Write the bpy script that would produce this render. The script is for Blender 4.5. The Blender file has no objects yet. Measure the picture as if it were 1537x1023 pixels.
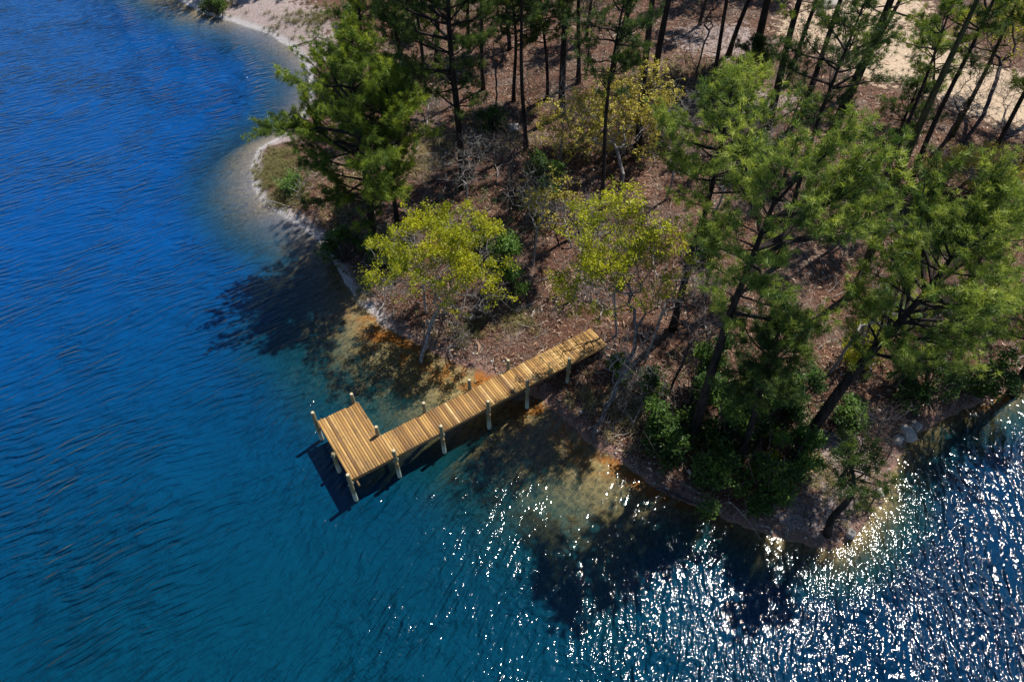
import bpy, math
import numpy as np
rng = np.random.default_rng(7)
S = bpy.context.scene
COL = S.collection

# ------------------------------------------------------------------ camera
F_PX, IW, IH = 1038.0, 1537.0, 1023.0
PITCH = math.radians(48.0)
CAM = np.array([0.0, 0.0, 31.0])
FW = np.array([0, math.cos(PITCH), -math.sin(PITCH)])
UP = np.array([0, math.sin(PITCH), math.cos(PITCH)])
RT = np.array([1.0, 0, 0])
cam = bpy.data.cameras.new('camera')
cam.sensor_width = 36.0
cam.lens = 36.0 * F_PX / IW
cam.clip_end = 4000
cam_o = bpy.data.objects.new('camera', cam)
cam_o.location = CAM
cam_o.rotation_euler = (math.radians(90) - PITCH, 0, 0)
COL.objects.link(cam_o)
S.camera = cam_o


def ray(px, py):
    return FW + RT * (px - IW / 2) / F_PX - UP * (py - IH / 2) / F_PX


def at(px, py, z=0.0):
    d = ray(px, py)
    return CAM + d * ((z - CAM[2]) / d[2])


# ------------------------------------------------------------------ light
SUN_EL, SUN_AZ = math.radians(58.5), math.radians(46.0)   # azimuth from +Y towards +X
to_sun = np.array([math.sin(SUN_AZ) * math.cos(SUN_EL), math.cos(SUN_AZ) * math.cos(SUN_EL), math.sin(SUN_EL)])
sun = bpy.data.lights.new('sun', 'SUN')
sun.energy = 5.0
sun.angle = math.radians(0.5)
sun.color = (1.0, 0.95, 0.86)
sun_o = bpy.data.objects.new('sun', sun)
from mathutils import Vector
sun_o.rotation_euler = Vector(to_sun).to_track_quat('Z', 'Y').to_euler()
sun_o.location = (30, 30, 60)
COL.objects.link(sun_o)
W = bpy.data.worlds.new('World')
S.world = W
W.use_nodes = True
nt = W.node_tree
nt.nodes.clear()
sky = nt.nodes.new('ShaderNodeTexSky')
sky.sky_type = 'NISHITA'
sky.sun_disc = False
sky.sun_elevation = SUN_EL
sky.sun_rotation = SUN_AZ
sky.air_density = 1.0
sky.dust_density = 0.0
sky.ozone_density = 5.0
bgn = nt.nodes.new('ShaderNodeBackground')
bgn.inputs[1].default_value = 0.072
out = nt.nodes.new('ShaderNodeOutputWorld')
nt.links.new(sky.outputs[0], bgn.inputs[0])
nt.links.new(bgn.outputs[0], out.inputs[0])
S.view_settings.view_transform = 'Standard'
S.view_settings.look = 'None'
S.view_settings.exposure = 0.45
S.view_settings.gamma = 1.0
S.cycles.max_bounces = 5
S.cycles.diffuse_bounces = 2
S.cycles.glossy_bounces = 2
S.cycles.transparent_max_bounces = 8


# ------------------------------------------------------------------ node helpers
class NT:
    def __init__(self, name):
        self.m = bpy.data.materials.new(name)
        self.m.use_nodes = True
        self.t = self.m.node_tree
        self.t.nodes.clear()
        self.out = self.n('ShaderNodeOutputMaterial')

    def n(self, kind, **kw):
        x = self.t.nodes.new(kind)
        for k, v in kw.items():
            setattr(x, k, v)
        return x

    def put(self, sock, v):
        if v is None:
            return
        if isinstance(v, bpy.types.NodeSocket):
            self.t.links.new(v, sock)
        elif isinstance(v, (tuple, list)) and len(v) == 3 and sock.type == 'RGBA':
            sock.default_value = (*v, 1)
        else:
            sock.default_value = v

    def math(self, op, a, b=None, c=None, clamp=False):
        x = self.n('ShaderNodeMath', operation=op, use_clamp=clamp)
        self.put(x.inputs[0], a)
        self.put(x.inputs[1], b)
        self.put(x.inputs[2], c)
        return x.outputs[0]

    def mix(self, f, a, b, blend='MIX'):
        x = self.n('ShaderNodeMix', data_type='RGBA', blend_type=blend)
        self.put(x.inputs[0], f)
        self.put(x.inputs[6], a)
        self.put(x.inputs[7], b)
        return x.outputs[2]

    def attr(self, name):
        return self.n('ShaderNodeAttribute', attribute_name=name).outputs['Fac']

    def noise(self, vec, scale, detail=4, rough=0.55, dist=0.0):
        x = self.n('ShaderNodeTexNoise')
        self.put(x.inputs['Vector'], vec)
        x.inputs['Scale'].default_value = scale
        x.inputs['Detail'].default_value = detail
        x.inputs['Roughness'].default_value = rough
        x.inputs['Distortion'].default_value = dist
        return x.outputs[0]

    def ramp(self, f, lo, hi, a=0.0, b=1.0, smooth=True):
        x = self.n('ShaderNodeMapRange', interpolation_type='SMOOTHSTEP' if smooth else 'LINEAR')
        self.put(x.inputs[0], f)
        for i, v in enumerate((lo, hi, a, b)):
            self.put(x.inputs[1 + i], v)
        return x.outputs[0]

    def cramp(self, f, stops):
        x = self.n('ShaderNodeValToRGB')
        self.put(x.inputs[0], f)
        el = x.color_ramp.elements
        while len(el) < len(stops):
            el.new(0.5)
        for e, (p, c) in zip(el, stops):
            e.position = p
            e.color = (*c, 1)
        return x.outputs[0]

    def pos(self):
        return self.n('ShaderNodeNewGeometry').outputs['Position']

    def obj(self):
        return self.n('ShaderNodeTexCoord').outputs['Object']

    def mapping(self, vec, rot=(0, 0, 0), scale=(1, 1, 1)):
        x = self.n('ShaderNodeMapping', vector_type='TEXTURE')   # turns first, then scales
        self.put(x.inputs[0], vec)
        x.inputs['Rotation'].default_value = rot
        x.inputs['Scale'].default_value = [1.0 / k for k in scale]
        return x.outputs[0]

    def bump(self, h, strength=1.0, dist=0.1):
        x = self.n('ShaderNodeBump')
        x.inputs['Strength'].default_value = strength
        x.inputs['Distance'].default_value = dist
        self.put(x.inputs['Height'], h)
        return x.outputs[0]

    def diffuse_out(self, color, normal=None, rough=0.8, spec=0.2):
        b = self.n('ShaderNodeBsdfPrincipled')
        self.put(b.inputs['Base Color'], color)
        b.inputs['Roughness'].default_value = rough
        b.inputs['Specular IOR Level'].default_value = spec
        self.put(b.inputs['Normal'], normal)
        self.t.links.new(b.outputs[0], self.out.inputs[0])
        return self.m


# ------------------------------------------------------------------ terrain
def wob(x, y, seed, scale, n=7):
    r = np.random.default_rng(seed)
    z = np.zeros_like(x, dtype=float)
    for i in range(n):
        a = r.uniform(0, 2 * np.pi)
        k = scale * r.uniform(0.5, 1.9)
        z += np.sin((x * np.cos(a) + y * np.sin(a)) * k + r.uniform(0, 6.3))
    return z / n


SHORE_PX = [(-250, -170), (0, -95), (150, -45), (255, -6), (300, 18), (345, 32), (400, 50), (440, 74), (466, 108), (462, 150),
            (448, 190), (418, 206), (388, 222), (377, 250), (380, 285), (400, 308), (440, 333), (475, 355), (500, 388),
            (520, 425), (545, 458), (585, 492), (640, 522), (690, 547), (730, 560), (765, 574), (815, 602), (850, 633),
            (880, 658), (920, 684), (960, 714), (1000, 742), (1050, 763), (1110, 790), (1180, 815), (1240, 824),
            (1290, 802), (1326, 755), (1342, 700), (1368, 658), (1420, 627), (1480, 604), (1537, 575), (1650, 520), (1900, 430)]
shore = [at(*p)[:2] for p in SHORE_PX]
LAND = np.array([(-500, 260), (-200, 150)] + [tuple(p) for p in shore] + [(120, 40), (600, 60), (600, 900), (-500, 900)])


def signed_dist(x, y):
    x = np.asarray(x, float)
    y = np.asarray(y, float)
    best = np.full(x.shape, 1e18)
    inside = np.zeros(x.shape, bool)
    n = len(LAND)
    for i in range(n):
        ax, ay = LAND[i]
        bx, by = LAND[(i + 1) % n]
        ex, ey = bx - ax, by - ay
        t = np.clip(((x - ax) * ex + (y - ay) * ey) / (ex * ex + ey * ey), 0, 1)
        dx, dy = x - ax - t * ex, y - ay - t * ey
        best = np.minimum(best, dx * dx + dy * dy)
        c = ((ay > y) != (by > y))
        with np.errstate(divide='ignore', invalid='ignore'):
            c &= x < (ex * (y - ay) / (ey if ey else 1e-9) + ax)
        inside ^= c
    d = np.sqrt(best)
    return np.where(inside, d, -d)


def terrain(x, y):
    d = signed_dist(x, y)
    near = np.clip((90 - np.abs(y - 35)) / 60, 0, 1)
    d = d + (0.22 * wob(x, y, 3, 1.6) + 0.12 * wob(x, y, 4, 4.0)) * near
    a = np.clip(-d, 0, None)
    under = -(0.13 * a + 0.025 * a * a)
    under = under * (1 + 0.9 * np.clip((-6.5 - x) / 3.0, 0, 1) * np.clip((y - 28) / 6.0, 0, 1))
    under = under * (1 - 0.5 * np.exp(-(((x + 1.0) / 6.5) ** 2 + ((y - 24.0) / 7.5) ** 2)))
    under = under * (1 + 4.5 * np.clip((x - 4.5) / 5.0, 0, 1) * np.clip((30 - y) / 8.0, 0, 1))
    under = np.maximum(under, -6.0)
    b = np.clip(d, 0, None)
    over = 1.5 * (1 - np.exp(-b / 5.0)) + 0.035 * np.minimum(b, 60)
    z = np.where(d > 0, over, under)
    z = z + 0.07 * wob(x, y, 5, 2.2) * np.clip(np.abs(d) / 3, 0.1, 1) + 0.22 * wob(x, y, 6, 0.6) * np.clip(d / 8, 0, 1)
    return z


def ground_at(px, py):
    z = 0.5
    for _ in range(12):
        p = at(px, py, z)
        z = 0.5 * z + 0.5 * float(terrain(p[0], p[1]))
    return np.array([p[0], p[1], float(terrain(p[0], p[1]))])


def th(x, y):
    return float(terrain(np.array(x, float), np.array(y, float)))


# ------------------------------------------------------------------ mesh helpers
def build(name, V, faces, mat, parent=None, attrs=None, smooth=False):
    """faces: list of (n,k) int arrays; one mesh object"""
    me = bpy.data.meshes.new(name)
    V = np.ascontiguousarray(V, np.float32)
    me.vertices.add(len(V))
    me.vertices.foreach_set('co', V.ravel())
    faces = [f for f in faces if len(f)]
    loops = np.concatenate([f.ravel() for f in faces]).astype(np.int32)
    sizes = np.concatenate([np.full(len(f), f.shape[1]) for f in faces])
    starts = np.concatenate([[0], np.cumsum(sizes)[:-1]]).astype(np.int32)
    me.loops.add(len(loops))
    me.loops.foreach_set('vertex_index', loops)
    me.polygons.add(len(sizes))
    me.polygons.foreach_set('loop_start', starts)
    me.polygons.foreach_set('loop_total', sizes.astype(np.int32))
    if smooth:
        me.polygons.foreach_set('use_smooth', np.ones(len(sizes), bool))
    for k, v in (attrs or {}).items():
        a = me.attributes.new(k, 'FLOAT', 'POINT')
        a.data.foreach_set('value', np.ascontiguousarray(v, np.float32))
    me.materials.append(mat)
    me.update(calc_edges=True)
    me.validate()
    o = bpy.data.objects.new(name, me)
    COL.objects.link(o)
    if parent is not None:
        o.parent = parent
    return o


class MB:
    def __init__(self):
        self.V, self.Q, self.T, self.A, self.n = [], [], [], [], 0

    def add(self, V, Q=None, T=None, tone=None):
        V = np.asarray(V, float).reshape(-1, 3)
        if Q is not None and len(Q):
            self.Q.append(np.asarray(Q) + self.n)
        if T is not None and len(T):
            self.T.append(np.asarray(T) + self.n)
        self.V.append(V)
        self.A.append(np.full(len(V), 0.5) if tone is None else np.broadcast_to(np.asarray(tone, float), (len(V),)))
        self.n += len(V)

    def box(self, c, ax, ay, az, tone=None):
        """centre and three half-axis vectors"""
        c, ax, ay, az = (np.asarray(v, float) for v in (c, ax, ay, az))
        V = [c + sx * ax + sy * ay + sz * az for sz in (-1, 1) for sy in (-1, 1) for sx in (-1, 1)]
        Q = [(0, 2, 3, 1), (4, 5, 7, 6), (0, 1, 5, 4), (2, 6, 7, 3), (0, 4, 6, 2), (1, 3, 7, 5)]
        self.add(V, Q, tone=tone)

    def tube(self, P, R, k=8, cap=True, tone=None):
        P = np.asarray(P, float)
        R = np.broadcast_to(np.asarray(R, float), (len(P),))
        D = np.gradient(P, axis=0)
        D /= np.linalg.norm(D, axis=1)[:, None] + 1e-9
        ref = np.array([0.31, 0.95, 0.05]) if abs(D[0, 2]) > 0.5 else np.array([0, 0, 1.0])
        A = np.cross(D, ref)
        A /= np.linalg.norm(A, axis=1)[:, None] + 1e-9
        B = np.cross(D, A)
        t = np.arange(k) * 2 * np.pi / k
        ring = A[:, None] * np.cos(t)[None, :, None] + B[:, None] * np.sin(t)[None, :, None]
        V = (P[:, None] + ring * R[:, None, None]).reshape(-1, 3)
        i = np.arange(len(P) - 1)[:, None] * k
        j = np.arange(k)[None]
        j2 = (j + 1) % k
        Q = np.stack([i + j, i + k + j, i + k + j2, i + j2], -1).reshape(-1, 4)
        T = None
        if cap:
            V = np.concatenate([V, P[-1:], P[:1]])
            e = (len(P) - 1) * k
            jj = np.arange(k)
            T = np.concatenate([np.stack([e + jj, np.full(k, len(V) - 2), e + (jj + 1) % k], -1),
                                np.stack([jj, (jj + 1) % k, np.full(k, len(V) - 1)], -1)])
        self.add(V, Q, T, tone)

    def segs(self, P0, P1, r0, r1, k=4):
        P0, P1 = np.asarray(P0, float), np.asarray(P1, float)
        if not len(P0):
            return
        D = P1 - P0
        D = D / (np.linalg.norm(D, axis=1)[:, None] + 1e-9)
        ref = np.where(np.abs(D[:, 2:3]) > 0.85, np.array([[1.0, 0, 0]]), np.array([[0, 0, 1.0]]))
        A = np.cross(D, ref)
        A /= np.linalg.norm(A, axis=1)[:, None] + 1e-9
        B = np.cross(D, A)
        t = np.arange(k) * 2 * np.pi / k
        ring = A[:, None] * np.cos(t)[None, :, None] + B[:, None] * np.sin(t)[None, :, None]
        V = np.concatenate([P0[:, None] + ring * np.asarray(r0)[:, None, None], P1[:, None] + ring * np.asarray(r1)[:, None, None]], 1)
        b = (np.arange(len(P0)) * 2 * k)[:, None]
        j = np.arange(k)[None]
        j2 = (j + 1) % k
        Q = np.stack([b + j, b + j2, b + k + j2, b + k + j], -1).reshape(-1, 4)
        self.add(V.reshape(-1, 3), Q)

    def build(self, name, mat, parent=None, smooth=False, origin=None):
        V = np.concatenate(self.V)
        if origin is not None:
            V = V - np.asarray(origin)
        f = ([np.concatenate(self.Q)] if self.Q else []) + ([np.concatenate(self.T)] if self.T else [])
        return build(name, V, f, mat, parent, {'tone': np.concatenate(self.A)}, smooth)


def tag(o, label=None, cat=None, group=None, kind=None):
    for k, v in (('label', label), ('category', cat), ('group', group), ('kind', kind)):
        if v:
            o[k] = v
    return o


def empty(name, loc, label, cat, group=None):
    o = bpy.data.objects.new(name, None)
    o.empty_display_size = 0.3
    o.location = loc
    COL.objects.link(o)
    return tag(o, label, cat, group)


def rot_rand(n, r):
    v = r.normal(size=(n, 3))
    return v / np.linalg.norm(v, axis=1)[:, None]


# ------------------------------------------------------------------ materials
def mat_ground():
    m = NT('forest_floor')
    p = m.pos()
    z = m.n('ShaderNodeSeparateXYZ')
    m.put(z.inputs[0], p)
    z = z.outputs[2]
    big = m.noise(p, 0.35, 4)
    mid = m.noise(p, 1.7, 6, 0.65, 0.6)
    fine = m.noise(p, 9.0, 6, 0.75, 1.2)
    litter = m.cramp(fine, [(0.30, (0.018, 0.011, 0.009)), (0.46, (0.075, 0.040, 0.029)), (0.60, (0.19, 0.115, 0.083)), (0.73, (0.46, 0.35, 0.28))])
    red = m.mix(m.ramp(mid, 0.40, 0.62), litter, (0.15, 0.055, 0.032))
    litter = m.mix(0.5, litter, red)
    grey = m.cramp(fine, [(0.3, (0.05, 0.042, 0.038)), (0.55, (0.16, 0.13, 0.115)), (0.72, (0.40, 0.35, 0.32))])
    litter = m.mix(m.ramp(big, 0.50, 0.64, 0, 0.5), litter, grey)
    drift = m.noise(p, 0.8, 5, 0.7, 1.0)
    litter = m.mix(m.ramp(drift, 0.55, 0.72, 0, 0.75), litter, (0.035, 0.022, 0.017))
    litter = m.mix(m.ramp(drift, 0.44, 0.30, 0, 0.45), litter, (0.40, 0.29, 0.21))
    sandc = m.cramp(m.noise(p, 5.0, 6, 0.7, 0.4), [(0.3, (0.40, 0.29, 0.20)), (0.55, (0.60, 0.46, 0.33)), (0.75, (0.72, 0.60, 0.47))])
    sm = m.math('ADD', m.attr('sand'), m.ramp(mid, 0.3, 0.7, -0.35, 0.35, False))
    col = m.mix(m.ramp(sm, 0.4, 0.6), litter, sandc)
    peb = m.n('ShaderNodeTexVoronoi')
    m.put(peb.inputs['Vector'], p)
    peb.inputs['Scale'].default_value = 7.0
    pc = m.cramp(peb.outputs[0], [(0.05, (0.50, 0.44, 0.42)), (0.45, (0.34, 0.26, 0.25)), (0.8, (0.17, 0.12, 0.115))])
    beachc = m.mix(m.ramp(fine, 0.35, 0.65), pc, (0.40, 0.33, 0.31))
    bm = m.math('ADD', m.attr('beach'), m.ramp(mid, 0.3, 0.7, -0.3, 0.3, False))
    col = m.mix(m.ramp(bm, 0.4, 0.6), col, beachc)
    # wet strand along the waterline
    zz = m.math('ADD', z, m.ramp(fine, 0.3, 0.7, -0.07, 0.07, False))
    strand = m.mix(m.ramp(mid, 0.4, 0.6), (0.30, 0.17, 0.14), (0.20, 0.13, 0.105))
    sxx = m.n('ShaderNodeSeparateXYZ')
    m.put(sxx.inputs[0], p)
    strand = m.mix(m.ramp(sxx.outputs[0], -5.5, -9.5), strand, m.mix(fine, (0.30, 0.27, 0.27), (0.60, 0.57, 0.57)))
    col = m.mix(m.ramp(zz, 0.30, 0.10), col, strand)
    # lake bed
    stones = m.n('ShaderNodeTexVoronoi')
    m.put(stones.inputs['Vector'], m.mapping(p, (0, 0, 0.6), (1.6, 2.6, 1)))
    stones.inputs['Scale'].default_value = 1.7
    caustic_net = m.n('ShaderNodeTexVoronoi', feature='DISTANCE_TO_EDGE')
    m.put(caustic_net.inputs['Vector'], m.mapping(m.mix(0.12, p, m.n('ShaderNodeTexNoise').outputs[1], 'ADD'), (0, 0, 0.9), (1.0, 2.2, 1)))
    caustic_net.inputs['Scale'].default_value = 1.6
    bed = m.cramp(stones.outputs[0], [(0.1, (0.46, 0.33, 0.14)), (0.5, (0.27, 0.20, 0.09)), (0.85, (0.09, 0.075, 0.04))])
    bed = m.mix(m.ramp(fine, 0.4, 0.65, 0, 0.6), bed, (0.48, 0.35, 0.16))
    bed = m.mix(m.ramp(caustic_net.outputs[0], 0.10, 0.0, 0, 0.5), bed, (0.62, 0.48, 0.22))  # bright cell edges: rippled sunlight painted on the bed as caustic lines
    alg = m.math('MULTIPLY', m.ramp(m.noise(p, 0.8, 5, 0.65, 0.5), 0.44, 0.55), m.ramp(zz, -0.36, -0.10))
    alg = m.math('MULTIPLY', alg, m.attr('algae'))
    alg = m.math('MULTIPLY', alg, m.ramp(zz, 0.08, -0.01))
    bed = m.mix(alg, bed, m.mix(fine, (0.30, 0.085, 0.012), (0.55, 0.22, 0.03)))
    bed = m.mix(m.attr('palebed'), bed, (0.20, 0.21, 0.27))
    col = m.mix(m.ramp(zz, 0.04, -0.05), col, bed)
    # the far country is wooded
    col = m.mix(m.ramp(m.math('ADD', sxx.outputs[1], m.math('MULTIPLY', m.math('ABSOLUTE', sxx.outputs[0]), 0.3)), 95, 120), col, m.mix(big, (0.02, 0.035, 0.02), (0.05, 0.075, 0.03)))
    nrm = m.bump(m.math('ADD', fine, m.math('MULTIPLY', mid, 1.5)), 0.9, 0.12)
    return m.diffuse_out(col, nrm, 0.9, 0.15)


def mat_water():
    m = NT('lake_water')
    p = m.pos()
    d = m.attr('depth')
    sx = m.n('ShaderNodeSeparateXYZ')
    m.put(sx.inputs[0], p)
    x, y = sx.outputs[0], sx.outputs[1]
    # wind ripples: crests swing from 33 deg (west) to 75 deg (east of the point)
    warp = m.n('ShaderNodeTexNoise')
    m.put(warp.inputs['Vector'], p)
    warp.inputs['Scale'].default_value = 0.16
    warp.inputs['Detail'].default_value = 2
    pw = m.mix(1.0, p, m.mix(1.0, warp.outputs[1], (2.2, 2.2, 0.0), 'MULTIPLY'), 'ADD')

    def wave(ang, along, across, sc, det=2):
        v = m.mapping(pw, (0, 0, math.radians(ang)), (along, across, 1))   # x runs along the crest
        return m.noise(v, sc, det, 0.45, 0.25)
    wl = wave(33, 0.72, 3.5, 1.0, 1)
    wm = wave(54, 0.75, 2.9, 1.0)
    wr = wave(76, 1.0, 2.9, 1.0)
    h = m.mix(m.ramp(x, -19, -6), wl, wm)
    h = m.mix(m.ramp(x, -4, 8), h, wr)
    hb = m.n('ShaderNodeRGBToBW')
    m.put(hb.inputs[0], h)
    chop = m.noise(pw, 3.4, 2, 0.45, 0.3)
    fine = m.noise(m.mapping(pw, (0, 0, -1.1), (0.7, 1.6, 1)), 5.0, 1, 0.4)
    patch = m.ramp(m.noise(p, 0.11, 2), 0.35, 0.65, 0.55, 1.15)
    hh = m.math('ADD', m.math('MULTIPLY', hb.outputs[0], 1.0), m.math('ADD', m.math('MULTIPLY', chop, m.ramp(x, -12, 2, 0.10, 0.30)), m.math('MULTIPLY', fine, 0.03)))
    hh = m.math('MULTIPLY', hh, patch)
    hn = m.math('MULTIPLY', hh, m.math('MULTIPLY', m.math('ADD', m.ramp(x, -14, 0, 0.66, 0.70), m.ramp(x, 0, 9, 0.0, 0.24)), m.ramp(d, 0.2, 2.8, 0.5, 1.0)))
    nrm = m.bump(hn, 1.0, 0.27)
    nsoft = m.bump(hh, 1.0, 0.8)
    # body of the water: light scattered back by the water itself grows with depth
    e1 = m.math('POWER', 2.718, m.math('MULTIPLY', d, -0.75))
    body = m.math('SUBTRACT', 1.0, e1, clamp=True)
    deepc = m.mix(m.ramp(m.math('ADD', y, m.math('MULTIPLY', x, -0.55)), 14, 60), (0.0004, 0.037, 0.072), (0.0004, 0.056, 0.225))  # bluer toward the far left: sky reflection painted into the body colour
    deepc = m.mix(m.ramp(x, 2, 16, 0, 0.8), deepc, (0.0004, 0.016, 0.056))
    shal = m.mix(m.ramp(y, 24, 50), (0.004, 0.050, 0.060), (0.010, 0.075, 0.18))
    bc = m.mix(m.ramp(d, 0.7, 3.4), shal, deepc)
    bc = m.mix(m.ramp(m.noise(p, 0.22, 3), 0.3, 0.7, 0, 0.35), bc, m.mix(0.5, bc, (0.0, 0.02, 0.05)))
    dif = m.n('ShaderNodeBsdfDiffuse')
    m.put(dif.inputs[0], bc)
    m.put(dif.inputs['Normal'], nsoft)
    tr = m.n('ShaderNodeBsdfTransparent')
    m.put(tr.inputs[0], m.mix(m.ramp(d, 0.0, 2.2), (0.95, 0.97, 0.97), (0.32, 0.58, 0.62)))
    mx = m.n('ShaderNodeMixShader')
    m.put(mx.inputs[0], body)
    m.put(mx.inputs[1], tr.outputs[0])
    m.put(mx.inputs[2], dif.outputs[0])
    fr = m.n('ShaderNodeFresnel')
    fr.inputs[0].default_value = 1.37
    m.put(fr.inputs[1], nrm)
    gl = m.n('ShaderNodeBsdfGlossy')
    gl.inputs['Roughness'].default_value = 0.08
    m.put(gl.inputs['Normal'], nrm)
    mx2 = m.n('ShaderNodeMixShader')
    m.put(mx2.inputs[0], fr.outputs[0])
    m.put(mx2.inputs[1], mx.outputs[0])
    m.put(mx2.inputs[2], gl.outputs[0])
    m.t.links.new(mx2.outputs[0], m.out.inputs[0])
    return m.m


def mat_bark(name, dark, light, scale=6.0):
    m = NT(name)
    v = m.mapping(m.obj(), scale=(1, 1, 0.25))
    n = m.noise(v, scale, 5, 0.7)
    big = m.noise(m.obj(), 0.7, 2)
    c = m.mix(m.ramp(n, 0.35, 0.68), dark, light)
    c = m.mix(m.ramp(big, 0.4, 0.7, 0, 0.4), c, (dark[0] * 0.6, dark[1] * 0.7, dark[2] * 0.6))
    return m.diffuse_out(c, m.bump(n, 0.9, 0.04), 0.9, 0.15)


def mat_leaf(name, stops, trans=0.35, tcol=(1.25, 1.2, 0.5), spec=0.25, sc=0.9):
    m = NT(name)
    t = m.attr('tone')
    n = m.noise(m.pos(), sc, 3, 0.6)
    f = m.math('ADD', m.math('MULTIPLY', t, 0.6), m.ramp(n, 0.25, 0.75, -0.05, 0.45, False), clamp=True)
    c = m.cramp(f, stops)
    b = m.n('ShaderNodeBsdfPrincipled')
    m.put(b.inputs['Base Color'], c)
    b.inputs['Roughness'].default_value = 0.5
    b.inputs['Specular IOR Level'].default_value = spec
    tl = m.n('ShaderNodeBsdfTranslucent')
    m.put(tl.inputs[0], m.mix(1.0, c, tcol, 'MULTIPLY'))
    mx = m.n('ShaderNodeMixShader')
    mx.inputs[0].default_value = trans
    m.put(mx.inputs[1], b.outputs[0])
    m.put(mx.inputs[2], tl.outputs[0])
    m.t.links.new(mx.outputs[0], m.out.inputs[0])
    return m.m


def mat_tone(name, stops, rough=0.85, bump=None, spec=0.2):
    m = NT(name)
    n = m.noise(m.pos(), 7.0, 4, 0.6)
    f = m.math('ADD', m.math('MULTIPLY', m.attr('tone'), 0.8), m.ramp(n, 0.3, 0.7, 0, 0.2, False), clamp=True)
    return m.diffuse_out(m.cramp(f, stops), m.bump(n, 0.6, bump) if bump else None, rough, spec)


def mat_deck(rotz):
    m = NT('deck_boards')
    p = m.pos()
    v = m.mapping(p, (0, 0, rotz), (0.06, 1, 1))   # grain runs along each board
    t = m.attr('tone')
    g = m.noise(v, 26.0, 5, 0.65, 0.3)
    c = m.cramp(t, [(0.0, (0.15, 0.078, 0.034)), (0.3, (0.265, 0.145, 0.055)), (0.55, (0.40, 0.225, 0.078)), (0.8, (0.53, 0.32, 0.110)), (1.0, (0.68, 0.46, 0.21))])
    c = m.mix(m.ramp(g, 0.35, 0.7, 0, 0.55), c, m.mix(1.0, c, (0.55, 0.5, 0.45), 'MULTIPLY'))
    stain = m.ramp(m.noise(p, 1.6, 6, 0.7), 0.45, 0.72, 0, 0.6)
    c = m.mix(stain, c, (0.20, 0.13, 0.08))
    return m.diffuse_out(c, m.bump(g, 0.5, 0.01), 0.75, 0.25)


def mat_pile():
    m = NT('pile_wood')
    p = m.pos()
    n = m.noise(m.mapping(p, scale=(1, 1, 0.12)), 22, 4, 0.6)
    s = m.n('ShaderNodeSeparateXYZ')
    m.put(s.inputs[0], p)
    c = m.mix(n, (0.10, 0.10, 0.055), (0.30, 0.27, 0.16))
    low = m.ramp(m.math('ADD', s.outputs[2], m.ramp(n, 0.3, 0.7, -0.15, 0.15)), 1.0, 0.55)
    c = m.mix(low, c, m.mix(n, (0.22, 0.29, 0.25), (0.44, 0.49, 0.42)))
    c = m.mix(m.ramp(s.outputs[2], 0.14, 0.05), c, (0.03, 0.035, 0.025))
    return m.diffuse_out(c, m.bump(n, 0.5, 0.015), 0.85, 0.2)


M_GROUND = mat_ground()
M_WATER = mat_water()
M_BARK = mat_bark('pine_bark', (0.014, 0.012, 0.013), (0.060, 0.046, 0.040))
M_BARKM = mat_bark('mossy_bark', (0.030, 0.032, 0.014), (0.11, 0.10, 0.05))
M_GREYBARK = mat_bark('grey_bark', (0.14, 0.125, 0.12), (0.40, 0.37, 0.36), 9)
M_MIDBARK = mat_bark('weathered_bark', (0.05, 0.045, 0.05), (0.26, 0.24, 0.24), 9)
M_DARKTWIG = mat_bark('dark_twig_bark', (0.035, 0.028, 0.03), (0.12, 0.10, 0.10), 9)
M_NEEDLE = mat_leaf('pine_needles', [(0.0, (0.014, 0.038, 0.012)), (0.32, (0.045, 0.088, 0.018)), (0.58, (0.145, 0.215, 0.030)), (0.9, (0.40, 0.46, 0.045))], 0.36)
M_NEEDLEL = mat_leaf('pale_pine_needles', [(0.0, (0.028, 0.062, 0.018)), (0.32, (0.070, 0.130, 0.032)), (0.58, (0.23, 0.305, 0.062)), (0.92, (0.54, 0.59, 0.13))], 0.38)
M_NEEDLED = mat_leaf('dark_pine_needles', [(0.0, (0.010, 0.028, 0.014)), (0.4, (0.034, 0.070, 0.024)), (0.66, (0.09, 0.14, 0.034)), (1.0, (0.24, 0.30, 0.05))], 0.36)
M_YELLOW = mat_leaf('spring_leaves', [(0.0, (0.085, 0.115, 0.008)), (0.35, (0.23, 0.26, 0.010)), (0.65, (0.42, 0.43, 0.016)), (1.0, (0.58, 0.54, 0.03))], 0.4)
M_BUD = mat_leaf('yellow_buds', [(0.0, (0.20, 0.17, 0.02)), (0.4, (0.40, 0.34, 0.05)), (0.75, (0.58, 0.50, 0.09)), (1.0, (0.70, 0.62, 0.16))], 0.25)
M_BROAD = mat_leaf('evergreen_leaves', [(0.0, (0.010, 0.030, 0.008)), (0.4, (0.032, 0.075, 0.014)), (0.75, (0.085, 0.155, 0.022)), (1.0, (0.19, 0.26, 0.035))], 0.25, spec=0.25)
M_BROADL = mat_leaf('fresh_evergreen_leaves', [(0.0, (0.025, 0.065, 0.012)), (0.4, (0.06, 0.135, 0.02)), (0.75, (0.12, 0.22, 0.035)), (1.0, (0.22, 0.32, 0.06))], 0.3, spec=0.25)
M_LITTER = mat_tone('leaf_litter', [(0.0, (0.04, 0.021, 0.014)), (0.35, (0.16, 0.080, 0.050)), (0.65, (0.33, 0.20, 0.13)), (0.9, (0.52, 0.41, 0.32)), (1.0, (0.64, 0.57, 0.50))])
M_GRASS = mat_tone('dry_grass', [(0.0, (0.05, 0.055, 0.02)), (0.4, (0.14, 0.13, 0.045)), (0.75, (0.27, 0.21, 0.10)), (1.0, (0.42, 0.34, 0.20))])
M_DRIFT = mat_bark('driftwood', (0.24, 0.20, 0.17), (0.58, 0.53, 0.47), 7)
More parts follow.
